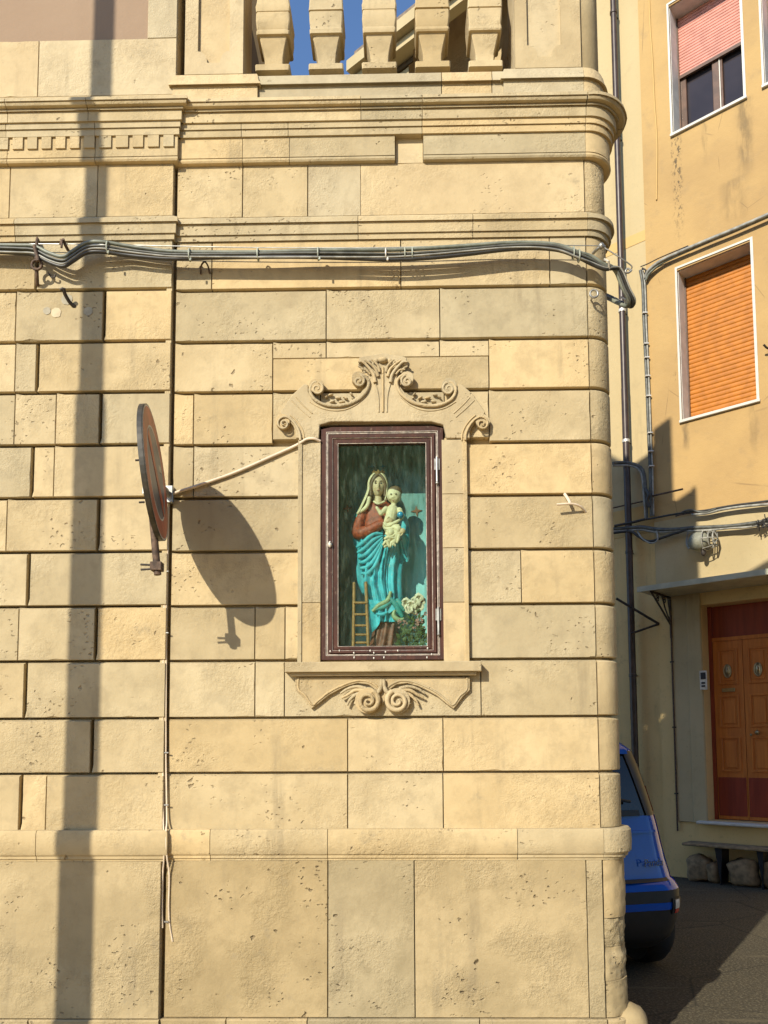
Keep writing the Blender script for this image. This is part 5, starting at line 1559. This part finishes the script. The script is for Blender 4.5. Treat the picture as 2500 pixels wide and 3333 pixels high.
shutter_window(w3, 'window', 'shutter_pink', 0.5, 0.25, 18, house)

# ---- front door
ds0, ds1, dz0_, dz1_ = dl
RV = 0.20
dm = fpt(2427, 2400, -RV)[0]
ztr = fpt(2360, 2082, -RV)[1]
dbase = fbox(ds0, ds1, -RV - 0.09, -RV - 0.05, dz0_, dz1_, 'door', 'door_dark', house)
fbox(ds0, ds1, -RV - 0.05, -RV - 0.035, ztr + 0.03, dz1_, 'transom', 'door_dark', dbase)
fbox(ds0, ds0 + 0.045, -RV - 0.05, -RV + 0.0, dz0_, dz1_, 'door_frame', 'door_dark', dbase)
fbox(ds0 + 0.045, ds1, -RV - 0.05, -RV + 0.005, ztr - 0.015, ztr + 0.03, 'transom_rail', 'door_wood', dbase)
leafw = dm - ds0 - 0.05
for k, (a_, b_) in enumerate(((ds0 + 0.047, dm - 0.003), (dm + 0.003, dm + leafw))):
    lf_ = fbox(a_, b_, -RV - 0.05, -RV - 0.010, dz0_ + 0.01, ztr - 0.017, 'door_leaf', 'door_wood', dbase)
    zz_ = lambda y: fpt(2370, y, -RV)[1]
    for (y0, y1, mt) in ((2112, 2228, 'door_wood'), (2262, 2368, 'door_wood'), (2398, 2512, 'door_wood'), (2530, 2655, 'door_dark')):
        za, zb_ = zz_(y1), zz_(y0)
        x0, x1 = a_ + 0.055, b_ - 0.055
        if mt == 'door_dark': x0, x1 = a_ + 0.01, b_ - 0.01
        # raised moulding round a fielded panel
        out = [(x0, za), (x1, za), (x1, zb_), (x0, zb_)]; inn = [(x0 + 0.022, za + 0.022), (x0 + 0.022, zb_ - 0.022), (x1 - 0.022, zb_ - 0.022), (x1 - 0.022, za + 0.022)]
        if mt == 'door_wood':
            MB().prism(out, -RV - 0.012, -RV + 0.008, [inn], M=FM).build('panel_moulding', 'door_wood', dbase, bevel=0.004)
            fbox(x0 + 0.045, x1 - 0.045, -RV - 0.012, -RV + 0.002, za + 0.045, zb_ - 0.045, 'panel', 'door_wood', dbase, 0.006)
        else:
            fbox(x0, x1, -RV - 0.012, -RV - 0.002, za, zb_, 'kick_panel', 'door_dark', dbase, 0.003)
    # oval knocker
    kc = fw((a_ + b_) / 2, -RV + 0.012, zz_(2185))
    mb = MB()
    oval = [kc + FU * (0.040 * cos(t)) + Vector((0, 0, 0.075 * sin(t))) for t in [2 * pi * i / 20 for i in range(21)]]
    mb.tube(oval, 0.010, 8)
    mb.ball(kc + Vector((0, 0, 0.0)) - FN * 0.008, (0.035, 0.012, 0.068), 14, 8, Matrix.Rotation(math.atan2(FU.y, FU.x), 3, 'Z'))
    mb.ball(kc + FN * 0.012, (0.016, 0.016, 0.035), 10, 8)
    mb.build('knocker', 'brass', dbase, smooth=70)
    if k == 0:
        c = (a_ + b_) / 2
        fbox(c - 0.075, c + 0.075, -RV - 0.005, -RV + 0.012, zz_(2252), zz_(2240), 'letter_slot', 'brass', dbase, 0.003)
hc = fpx(2466, 2384, -RV + 0.05)
MB().ball(hc, 0.030, 14, 10).tube([hc, hc - FN * 0.06], 0.012, 8).build('door_knob', 'brass', dbase, smooth=70)
hc = fpx(2445, 2392, -RV + 0.01)
MB().ball(hc, 0.016, 10, 8).build('keyhole', 'brass', dbase, smooth=70)
# stone jambs, step and bell panel
zj = fpt(2290, 1905)[1]
fbox(ds0 - 0.36, ds0 - 0.002, 0.0, 0.022, dz0_ - 0.03, zj, 'door_jamb', 'pale_plaster', house, 0.006)
fbox(ds0 - 0.17, ds0 - 0.004, 0.022, 0.035, dz0_ - 0.03, zj, 'door_jamb', 'pale_plaster', house, 0.006)
fbox(fpt(2266, 2670, 0.12)[0], sR - 3, -RV - 0.05, 0.13, fpt(2400, 2690, 0.12)[1], dz0_ - 0.002, 'door_step', 'sill_white', house, 0.01)
b0, b1 = fpt(2283, 2215)[0], fpt(2306, 2215)[0]
bp = fbox(b0, b1, 0.035, 0.055, fpt(2290, 2246)[1], fpt(2290, 2184)[1], 'bell_panel', 'zinc_white', house, 0.004)
fbox(b0 + 0.012, b1 - 0.012, 0.055, 0.060, fpt(2290, 2212)[1], fpt(2290, 2190)[1], 'speaker_grille', 'black_plastic', bp)
for y in (2221, 2231):
    fbox(b0 + 0.02, b1 - 0.02, 0.055, 0.060, fpt(2290, y + 6)[1], fpt(2290, y)[1], 'bell_button', 'black_plastic', bp)

# ---- canopy on wrought-iron brackets
CO = 0.62
cs0 = fpt(2076, 1900, CO)[0]; zc_ = fpt(2300, 1886, CO)[1]
can = fbox(cs0, sR - 2.5, 0.0, CO, zc_ - 0.03, zc_ + 0.015, 'canopy', 'glass_canopy', house, 0.004)
fbox(cs0 - 0.004, sR - 2.5, CO, CO + 0.02, zc_ - 0.04, zc_ + 0.022, 'canopy_edge', 'glass_canopy', can)
mbx = MB().add([fw(cs0, 0.0, zc_ + 0.02), fw(sR - 2.5, 0.0, zc_ + 0.02), fw(sR - 2.5, CO * 0.9, zc_ + 0.02), fw(cs0, CO * 0.9, zc_ + 0.02), fw(cs0, 0.0, zc_ + 0.09), fw(sR - 2.5, 0.0, zc_ + 0.09)], [(0, 1, 2, 3), (3, 2, 5, 4), (0, 3, 4), (1, 5, 2), (0, 4, 5, 1)])
mbx.build('canopy_fall', 'low_plaster', can)
def scroll3(c, r, turns, a0, sg_, n=20):
    return [c + FN * (r * (1 - 0.8 * i / n) * cos(a0 + sg_ * 2 * pi * turns * i / n)) + Vector((0, 0, r * (1 - 0.8 * i / n) * sin(a0 + sg_ * 2 * pi * turns * i / n))) for i in range(n + 1)]
for s_b in (fpt(2181, 1950, 0.02)[0], fpt(2560, 1950, 0.02)[0]):
    zt = zc_ - 0.045; mb = MB()
    P = lambda o, z: fw(s_b, o, z)
    mb.tube([P(0.02, zt - 0.02), P(0.02, zt - 0.5)], 0.016, 8)
    mb.tube([P(0.0, zt), P(CO - 0.03, zt)], 0.014, 8)
    mb.tube([P(0.02, zt - 0.34), P(0.35, zt - 0.14), P(CO - 0.05, zt - 0.01)], 0.012, 8)
    mb.tube(smooth_path([P(0.02, zt - 0.30), P(0.14, zt - 0.20), P(0.24, zt - 0.06), P(0.27, zt)], 6), 0.009, 8)
    mb.tube(smooth_path([P(0.02, zt - 0.26), P(0.07, zt - 0.10), P(0.09, zt)], 6), 0.008, 8)
    mb.tube(scroll3(P(0.20, zt - 0.055), 0.045, 1.4, 0.5, 1), 0.007, 6)
    mb.tube(scroll3(P(0.40, zt - 0.060), 0.045, 1.4, 0.5, 1), 0.007, 6)
    mb.build('canopy_bracket', 'iron', can, smooth=60)
# thin service pipe below the bracket
p0 = fpx(2182, 1985, 0.03)
gp = thing('service_pipe', fpx(2196, 2700, 0.03), 'thin brown pipe running down the wall left of the door', 'pipe')
MB().tube([p0, Vector((p0.x, p0.y, 0.55))], 0.011, 8).build('pipe', 'rust_iron', gp, smooth=60)
for z in (1.0, 1.8, 2.6):
    MB().box(-0.02, 0.02, -0.012, 0.02, -0.008, 0.008, Matrix.Translation((p0.x, p0.y, z))).build('pipe_clip', 'iron', gp)

# ---- drainpipe on the cream house
dp0 = fpx(2022, 900, 0.07)
drain = thing('drainpipe', (dp0.x, dp0.y, 0.0), 'tall dark brown drainpipe on the cream house beside the building corner', 'drainpipe')
MB().tube([(dp0.x, dp0.y, 0.0), (dp0.x, dp0.y, 6.2)], 0.043, 16).build('pipe', 'pipe_brown', drain, smooth=60)
MB().tube([(dp0.x, dp0.y, 6.2), (dp0.x, dp0.y, 13.0)], 0.040, 16).build('pipe', 'pipe_brown', drain, smooth=60)
for y in (2200, 1800, 1438, 1010, 430, 20):
    z = fpx(2030, y, 0.07).z
    MB().lathe([(0.043, -0.02), (0.049, -0.018), (0.049, 0.018), (0.043, 0.02)], (dp0.x, dp0.y, z), 16).build('collar', 'zinc_white' if y in (1438, 1010) else 'pipe_brown', drain, smooth=40)
    c = Vector((dp0.x, dp0.y, z))
    MB().tube([c, c - FN * 0.13], 0.010, 6).build('collar_bracket', 'iron', drain)
# V-shaped iron stay by the pipe
c1 = fpx(2006, 1948, 0.3); c2 = fpx(2145, 2031, 0.0); c3 = fpx(2052, 2063, 0.2)
st_ = thing('iron_stay', c2, 'bent V-shaped iron stay under the canopy beside the drainpipe', 'iron stay')
MB().tube([c1, c2], 0.016, 8).tube([c2, c3], 0.014, 8).build('stay', 'iron', st_, smooth=60)

# ---- cables on the houses
def house_cable(name, label, runs, group=None):
    t = thing(name, runs[0][0][0], label, 'cables', group)
    for pts, r, mt in runs:
        MB().tube(smooth_path(pts, 6), r, 8).build('cable', mt, t, smooth=60)
    return t
f = fpx
house_cable('sloping_conduit', 'grey cable bundle rising across the orange wall above the orange shutter', [
    ([f(2100, 905, 0.05), f(2112, 880, 0.07), f(2150, 850, 0.08), f(2200, 826, 0.08), f(2300, 783, 0.08), f(2400, 742, 0.08), f(2560, 672, 0.08)], 0.022, 'lead'),
    ([f(2102, 912, 0.05), f(2116, 888, 0.06), f(2152, 858, 0.06), f(2202, 833, 0.06), f(2300, 790, 0.06), f(2400, 749, 0.06), f(2560, 679, 0.06)], 0.016, 'cable_green'),
    ([f(2085, 868, 0.09), f(2110, 858, 0.09), f(2150, 838, 0.09), f(2240, 800, 0.09)], 0.007, 'iron'),
    ([f(2090, 872, 0.09), f(2102, 880, 0.08), f(2098, 892, 0.06)], 0.010, 'iron')])
vert = [[f(2084, 880, 0.04), f(2092, 930, 0.03), f(2096, 1050, 0.03), f(2103, 1200, 0.03), f(2107, 1300, 0.03), f(2112, 1440, 0.03), f(2116, 1520, 0.03), f(2118, 1600, 0.04), f(2120, 1680, 0.04)]]
hc_ = house_cable('vertical_cables', 'dark cables clipped down the corner between cream and orange walls', [
    (vert[0], 0.020, 'cable'), ([p + FU * 0.03 for p in vert[0]], 0.012, 'lead'),
    ([f(1995, 1508, 0.2), f(2020, 1506, 0.12), f(2050, 1508, 0.08), f(2082, 1520, 0.06), f(2096, 1545, 0.05), f(2101, 1600, 0.05), f(2104, 1690, 0.05)], 0.024, 'cable'),
    ([f(1995, 1515, 0.2), f(2050, 1516, 0.09), f(2078, 1527, 0.07), f(2090, 1552, 0.06), f(2096, 1610, 0.06), f(2102, 1690, 0.06)], 0.014, 'lead'),
    ([f(2100, 1590, 0.09), f(2112, 1610, 0.1), f(2106, 1630, 0.1), f(2114, 1650, 0.09)], 0.022, 'cable_black')])
for y in (1020, 1120, 1165, 1225, 1290, 1410, 1470, 1518):
    c = f(2094 + (y - 950) * 0.043, y, 0.04)
    MB().box(-0.025, 0.035, -0.03, 0.02, -0.008, 0.008, Matrix.Translation(c)).build('clip', 'zinc_white', hc_)
rnd = random.Random(21)
def wob(pts, k, am):
    out = []
    for i, (x, y, o) in enumerate(pts): out.append(f(x + rnd.uniform(-2, 2), y + rnd.uniform(-am, am) + k, o))
    return out
h1 = [(2104, 1690, 0.06), (2150, 1682, 0.07), (2200, 1672, 0.08), (2250, 1666, 0.09), (2300, 1662, 0.09), (2350, 1652, 0.09), (2400, 1645, 0.09), (2450, 1638, 0.09), (2520, 1630, 0.09)]
h2 = [(1985, 1722, 0.12), (2040, 1718, 0.1), (2090, 1716, 0.08), (2140, 1724, 0.08), (2200, 1722, 0.09), (2260, 1718, 0.10), (2320, 1716, 0.10), (2380, 1712, 0.10), (2440, 1706, 0.10), (2520, 1690, 0.10)]
h3 = [(1990, 1735, 0.12), (2050, 1728, 0.1), (2080, 1745, 0.09), (2110, 1762, 0.09), (2150, 1752, 0.09), (2190, 1740, 0.09), (2240, 1724, 0.10)]
house_cable('upper_wall_cables', 'tangled thin cables along the top of the pale band', [(wob(h1, 0, 2), 0.013, 'cable_black'), (wob(h1[3:], 8, 3), 0.016, 'lead'), (wob(h1[2:], 3, 5), 0.008, 'rust_iron'), ([f(2200, 1680, .07), f(2240, 1660, .1), f(2290, 1668, .1), f(2330, 1656, .1)], 0.012, 'cable')])
house_cable('lower_wall_cables', 'thick dark cables across the pale band under the thinner ones', [(wob(h2, 0, 1.5), 0.024, 'cable'), (wob(h2, 8, 2), 0.014, 'lead'), (wob(h3, 0, 2), 0.017, 'cable_black'), ([f(2075, 1730, .1), f(2090, 1752, .12), f(2118, 1768, .12), f(2140, 1758, .12), f(2138, 1728, .1)], 0.010, 'lead'), ([f(2000, 1712, .14), f(2050, 1702, .1), f(2100, 1690, .08)], 0.017, 'cable_black')])
mb = MB()
for i in range(40):
    c = f(2478 + rnd.gauss(0, 12), 1705 + rnd.gauss(0, 7), 0.13)
    d = Vector((rnd.uniform(-1, 1), rnd.uniform(-1, 1), rnd.uniform(-1, 1))).normalized() * 0.05
    mb.tube([c, c + d], 0.006, 5)
kn = mb.build('cable_splice', 'cable_black', None); tag(kn, 'spiky dark tape knot on the thick cables at the right edge', 'cable splice')
# projecting iron rods
rd_ = thing('iron_rod', f(2126, 1614, 0.0), 'rusty iron rod projecting along the orange wall above the cables', 'rod')
MB().tube([f(2125, 1614, 0.05), f(2222, 1592, 0.22)], 0.012, 8).build('rod', 'rust_iron', rd_, smooth=60)
rd_ = thing('iron_rod', f(2052, 1645, 0.0), 'thin iron rod crossing behind the drainpipe on the cream wall', 'rod')
MB().tube([f(1996, 1653, 0.05), f(2092, 1632, 0.02)], 0.010, 8).build('rod', 'rust_iron', rd_, smooth=60)
hk = thing('wall_hook', f(2494, 1120, 0.0), 'small dark hook on the orange wall at the right edge', 'hook')
MB().tube(smooth_path([f(2508, 1136, 0.0), f(2496, 1132, 0.08), f(2486, 1122, 0.12)], 5), 0.012, 8).build('hook', 'iron', hk, smooth=60)
# thin yellow cable on the orange wall
yc = house_cable('yellow_cable', 'thin ochre cable hanging down the orange wall left of the upper window', [([f(2112, -40, 0.012), f(2116, 80, 0.012), f(2124, 200, 0.012), f(2130, 330, 0.012), f(2138, 450, 0.012), f(2138, 560, 0.012), f(2137, 650, 0.012)], 0.009, 'ochre_band')])
# caged wall lamp
lc = f(2275, 1762, 0.16)
wl = thing('wall_lamp', f(2275, 1762, 0.0), 'round grey caged wall lamp hanging on the pale band above the canopy', 'wall lamp')
MZ = Matrix.Rotation(math.atan2(FU.y, FU.x), 3, 'Z')
MB().ball(lc, (0.13, 0.10, 0.115), 20, 12, MZ).build('lamp_body', 'grey_green', wl, smooth=80)
for dx in (0.07, 0.14, 0.19):
    mb = MB(); c = lc + FU * dx
    rr = 0.125 * (1.05 - dx * 1.6)
    mb.tube([c + FN * (rr * cos(t)) + Vector((0, 0, rr * sin(t))) for t in [2 * pi * i / 18 for i in range(19)]], 0.008, 6)
    mb.build('cage_ring', 'lead', wl, smooth=60)
for k in range(6):
    t = 2 * pi * k / 6
    c = lambda dx, rr: lc + FU * dx + FN * (rr * cos(t)) + Vector((0, 0, rr * sin(t)))
    MB().tube([c(0.06, 0.125), c(0.14, 0.11), c(0.20, 0.08), c(0.22, 0.0)], 0.007, 6).build('cage_bar', 'lead', wl, smooth=60)
MB().tube(smooth_path([f(2240, 1735, 0.02), f(2236, 1765, 0.08), f(2245, 1785, 0.1), f(2256, 1765, 0.14)], 6), 0.016, 8).build('lamp_arm', 'lead', wl, smooth=60)
MB().ball(lc + FU * 0.05 + Vector((0, 0, -0.14)), (0.03, 0.03, 0.05), 10, 8).build('lamp_finial', 'iron', wl, smooth=70)

# ---- stone bench under the door step
bo = 0.30
bs0 = f(2218, 2743, bo); s0_, z0b = fpt(2218, 2743, bo); s1_ = fpt(2600, 2760, bo)[0]
ben = thing('stone_bench', fw(s0_ + 0.8, bo * 0.5, 0), 'low slate slab bench on rough stones below the door', 'bench')
fbox(s0_, s1_, 0.01, bo, z0b - 0.03, z0b, 'slab', 'rubble', ben, 0.008)
for px0, px1 in ((2328, 2352), (2464, 2486)):
    q0, q1 = fpt(px0, 2790, bo * 0.8)[0], fpt(px1, 2790, bo * 0.8)[0]
    MB().prism([(q0, z0b - 0.036), (q1, z0b - 0.036), (q1 - 0.03, 0.0), (q0 + 0.06, 0.0)], 0.01, bo * 0.85, M=FM).build('support', 'black_plastic', ben)
for (px0, px1, h, seed) in ((2236, 2312, 0.30, 1), (2300, 2340, 0.24, 2), (2366, 2465, 0.30, 3), (2480, 2580, 0.29, 5)):
    q0, q1 = fpt(px0, 2790, 0.15)[0], fpt(px1, 2790, 0.15)[0]
    c = fw((q0 + q1) / 2, 0.12, h / 2)
    mb = MB(); rings = []
    for i in range(13):
        th = pi * (i + .01) / 12.02
        ring = []
        for j in range(18):
            p = 2 * pi * j / 18
            def se(v, e): return math.copysign(abs(v) ** e, v)
            q = Vector((se(sin(th), .5) * se(cos(p), .5) * (q1 - q0) / 2, se(sin(th), .5) * se(sin(p), .5) * 0.11, se(cos(th), .5) * h / 2))
            q *= 1 + 0.28 * noise.noise(q * 9 + Vector((seed, 0, 0)))
            ring.append(c + FU * q.x + FN * q.y + Vector((0, 0, q.z)))
        rings.append(ring)
    mb.rings(rings).build('rough_stone', 'rubble', ben, smooth=60)
# pile of plaster crumbs where the wall has lost its coat
# ---- dark upper storey and stepped eaves seen through the balusters
ev = thing('rear_house', fw(sE - 6.0, -0.3, 0), 'house with stepped eaves and dark wall seen through the balustrade', 'house')
def bpt(x, y, o=0.0): return fpt(x, y, o)
q0 = bpt(1190, 205, 0.9)
zE = q0[1]; s_a = q0[0] - 0.35; s_b = sE - 1.2
def estep(o0, o1, z0, z1, mat, nm): fbox(s_a - o1 * 0.0, s_b, o0, o1, z0, z1, nm, mat, ev)
estep(0.0, 0.98, zE + 0.02, zE + 0.20, 'pale_plaster', 'eave_gutter')
estep(0.0, 0.84, zE - 0.12, zE + 0.018, 'pale_plaster', 'eave_fascia')
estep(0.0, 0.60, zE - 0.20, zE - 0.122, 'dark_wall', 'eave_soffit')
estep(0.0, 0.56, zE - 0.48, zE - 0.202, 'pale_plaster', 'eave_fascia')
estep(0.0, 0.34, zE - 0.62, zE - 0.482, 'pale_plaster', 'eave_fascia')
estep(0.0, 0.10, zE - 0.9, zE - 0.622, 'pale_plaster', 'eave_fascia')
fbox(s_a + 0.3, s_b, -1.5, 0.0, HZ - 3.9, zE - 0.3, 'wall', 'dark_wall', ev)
fbox(s_a + 0.1, s_b, -1.5, 0.9, zE + 0.201, zE + 0.35, 'roof', 'slate', ev)

# ================================================================== parked blue car, seen from behind past the corner
HD = radians(15)
CH_ = Vector((-sin(HD), cos(HD), 0)); CR_ = Vector((cos(HD), sin(HD), 0))     # heading, and the car's right side
RRc = Vector((2.03, 1.62, 0))
CO_ = RRc - CR_ * 0.82                                                        # middle of the rear bumper on the ground
car = thing('parked_car', CO_ + CH_ * 1.8, 'blue hatchback car parked behind the building corner, rear towards the viewer', 'car')
def cw(x, s, z): return CO_ + CR_ * x + CH_ * s + Vector((0, 0, z))
def interp(tab, z):
    for (a, *va), (b, *vb) in zip(tab[:-1], tab[1:]):
        if a <= z <= b:
            t = (z - a) / (b - a); return [p + (q - p) * t for p, q in zip(va, vb)]
    return list(tab[-1][1:]) if z > tab[-1][0] else list(tab[0][1:])
#        z     rear   half-w front corner-radius
body = [(0.20, 0.10, 0.70, 3.45, 0.20), (0.27, 0.03, 0.775, 3.56, 0.22), (0.38, 0.0, 0.805, 3.62, 0.22), (0.50, -0.015, 0.82, 3.64, 0.22), (0.60, -0.01, 0.815, 3.62, 0.21), (0.645, 0.02, 0.80, 3.60, 0.20), (0.67, 0.055, 0.785, 3.58, 0.20), (0.80, 0.07, 0.755, 3.50, 0.20), (0.92, 0.085, 0.725, 3.30, 0.18), (1.00, 0.095, 0.71, 2.95, 0.17), (1.08, 0.105, 0.69, 2.62, 0.16), (1.12, 0.11, 0.68, 2.50, 0.16), (1.30, 0.14, 0.635, 2.22, 0.15), (1.44, 0.17, 0.60, 1.98, 0.15), (1.56, 0.20, 0.565, 1.86, 0.15), (1.615, 0.25, 0.51, 1.70, 0.15), (1.645, 0.38, 0.40, 1.50, 0.12)]
def cring(z, grow=0.0, n=10):
    s0, w, s1, r = interp(body, z)
    s0 -= grow; w += grow; s1 += grow
    pts = []
    bow = 0.05
    for (cx, cs, a0) in ((w - r, s0 + r, -pi / 2), (w - r, s1 - r, 0), (-(w - r), s1 - r, pi / 2), (-(w - r), s0 + r, pi)):
        for i in range(n + 1):
            a = a0 + pi / 2 * i / n
            x = cx + r * cos(a); s = cs + r * sin(a)
            s += bow * (x / w) ** 2 * (1 if s < 1.0 else -1)
            pts.append(cw(x, s, z))
    return pts
def cslab(z0, z1, name, mat, n=6, grow=0.0, parent=car):
    return MB().rings([cring(z0 + (z1 - z0) * i / n, grow) for i in range(n + 1)]).build(name, mat, parent, smooth=40)
cslab(0.20, 0.47, 'bumper', 'black_plastic', 8)
cslab(0.471, 0.52, 'bumper_trim', 'car_blue', 3)
cslab(0.521, 0.60, 'bumper_insert', 'black_plastic', 3)
cslab(0.601, 1.10, 'body', 'car_blue', 22)
cslab(1.101, 1.53, 'windows', 'car_glass', 8, -0.004)
cslab(1.531, 1.645, 'roof', 'car_blue', 8)
# body-colour shoulders and dark pillars beside the rear glass
def on_rear(x, z, out=0.0):
    s0, w, s1, r = interp(body, z)
    xx_ = x * w
    s = s0 + 0.05 * (xx_ / w) ** 2
    e = abs(xx_) - (w - r)
    if e > 0: s += r - sqrt(max(0, r * r - e * e))
    return cw(xx_, s - out, z)
def rear_patch(x0, x1, z0, z1, name, mat, out=0.008, nx=8, nz=6, x0t=None, x1t=None, parent=car):
    x0t = x0 if x0t is None else x0t; x1t = x1 if x1t is None else x1t
    mb = MB(); vs = []
    for o in (out, -0.01):
        for j in range(nz + 1):
            t = j / nz; z = z0 + (z1 - z0) * t
            for i in range(nx + 1):
                u = i / nx
                x = (x0 + (x1 - x0) * u) * (1 - t) + (x0t + (x1t - x0t) * u) * t
                vs.append(on_rear(x, z, o))
    N = (nx + 1) * (nz + 1); fs = []
    for j in range(nz):
        for i in range(nx):
            a = j * (nx + 1) + i
            fs.append((a, a + 1, a + nx + 2, a + nx + 1)); fs.append((a + N, a + nx + 1 + N, a + nx + 2 + N, a + 1 + N))
    for i in range(nx):
        fs.append((i, i + N, i + 1 + N, i + 1)); b = nz * (nx + 1) + i; fs.append((b, b + 1, b + 1 + N, b + N))
    for j in range(nz):
        a = j * (nx + 1); fs.append((a, a + nx + 1, a + nx + 1 + N, a + N)); b = a + nx; fs.append((b, b + N, b + nx + 1 + N, b + nx + 1))
    return mb.add(vs, fs).build(name, mat, parent, smooth=45)
for sg_ in (-1, 1):
    rear_patch(sg_ * 0.80, sg_ * 0.985, 1.10, 1.55, 'pillar', 'black_plastic', 0.006, 6, 8, sg_ * 0.74, sg_ * 0.985)
    rear_patch(sg_ * 0.965, sg_ * 0.995, 1.12, 1.30, 'tail_lamp', 'lamp_red', 0.016, 4, 6)
    rear_patch(sg_ * 0.955, sg_ * 0.995, 1.301, 1.46, 'tail_lamp', 'lamp_white', 0.012, 4, 6)
    lw = rear_patch(sg_ * 0.80, sg_ * 0.93, 0.44, 0.545, 'reverse_lamp', 'black_plastic', 0.012, 6, 6)
    rear_patch(sg_ * 0.83, sg_ * 0.89, 0.475, 0.535, 'reverse_lamp', 'lamp_white', 0.018, 4, 4)
    rear_patch(sg_ * 0.83, sg_ * 0.89, 0.445, 0.472, 'fog_lamp', 'lamp_red', 0.018, 4, 4)
    rear_patch(sg_ * 0.995, sg_ * 0.965, 0.64, 1.10, 'shoulder_crease', 'car_blue', 0.010, 4, 14)
rear_patch(-0.72, 0.72, 1.10, 1.14, 'glass_frame', 'black_plastic', 0.006, 16, 3)
rear_patch(-0.78, 0.78, 1.53, 1.575, 'spoiler', 'car_blue', 0.03, 16, 4)
rear_patch(-0.40, 0.40, 0.80, 0.95, 'plate_recess', 'black_plastic', 0.004, 12, 4)
rear_patch(-0.30, 0.30, 0.82, 0.92, 'number_plate', 'lamp_white', 0.008, 8, 3)
rear_patch(-0.86, 0.86, 0.655, 0.675, 'tailgate_seam', 'black_plastic', 0.004, 20, 2)
rear_patch(0.40, 0.86, 0.985, 1.0, 'tailgate_crease', 'car_blue', 0.012, 10, 2)
mb = MB()
mb.tube([on_rear(0.20, 1.16, 0.03), on_rear(0.45, 1.22, 0.03), on_rear(0.62, 1.20, 0.03)], 0.010, 6)
mb.build('rear_wiper', 'black_plastic', car)
# model script on the tailgate
cu = bpy.data.curves.new('badge_text', 'FONT'); cu.body = 'Panda'; cu.size = 0.075; cu.extrude = 0.002; cu.align_x = 'CENTER'
tmp = bpy.data.objects.new('badge_tmp', cu); COL.objects.link(tmp)
dg = bpy.context.evaluated_depsgraph_get(); dg.update()
me = bpy.data.meshes.new_from_object(tmp.evaluated_get(dg)); COL.objects.unlink(tmp); bpy.data.objects.remove(tmp)
c0 = on_rear(0.72, 0.76, 0.016); c1 = on_rear(0.82, 0.76, 0.016); ux = (c1 - c0).normalized(); uz = Vector((0, 0, 1)); un = ux.cross(uz)
for v in me.vertices:
    v.co = c0 + ux * v.co.x + uz * v.co.y + un * (v.co.z + 0.004)
me.materials.clear(); me.materials.append(MATS['chrome'])
bo_ = bpy.data.objects.new('badge', me); COL.objects.link(bo_); adopt(bo_, car)
# wheels
for (x, s) in ((0.715, 0.50), (-0.715, 0.50), (0.70, 2.95), (-0.70, 2.95)):
    c = cw(x, s, 0.30)
    Mw = Matrix((CR_, CH_, Vector((0, 0, 1)))).transposed() @ Matrix.Rotation(pi / 2, 3, 'Y')
    wh = MB().lathe([(0.20, -0.09), (0.27, -0.095), (0.295, -0.06), (0.30, 0.0), (0.295, 0.06), (0.27, 0.095), (0.20, 0.09)], c, 28, M=Mw).build('tyre', 'black_rubber', car, smooth=40)
    MB().lathe([(0.0, -0.07), (0.195, -0.085), (0.198, 0.085), (0.0, 0.07)], c, 20, M=Mw).build('rim', 'alloy', wh, smooth=30)
MB().box(-0.45, 0.45, 0.25, 0.9, 0.16, 0.24, lambda p: cw(p.x, p.y, p.z)).build('underbody', 'black_plastic', car)

# ================================================================== added unseen sheets above the terrace rail, shaped to shade the alley
scr = thing('shadow_blocker', (0, 0.12, ZRT), 'added sheets on posts above the terrace rail that shade the alley, out of frame', 'light_screen')
XSC = XC + 0.14
MB().box(XE + 0.08, XSC, 0.11, 0.115, ZRT - 0.01, 7.12).build('lower_blocker', 'pale_plaster', scr)
MB().box(XE + 0.08, 0.14, 0.117, 0.121, 7.0, 8.50).build('upper_blocker', 'pale_plaster', scr)
MB().box(XE + 0.08, -0.42, 0.123, 0.127, 8.2, 9.38).build('top_blocker', 'pale_plaster', scr)
MB().box(-0.45, -0.20, 0.10, 0.14, 8.2, 9.58).build('tip_blocker', 'pale_plaster', scr)  # added only for the narrow peak of the shadow on the orange wall
for x, h in ((XE + 0.09, 9.4), (-0.43, 9.5), (0.12, 8.5), (XSC - 0.01, 7.1)):
    MB().tube([(x, 0.15, ZRT), (x, 0.15, h)], 0.018, 8).build('post', 'galv', scr, smooth=60)
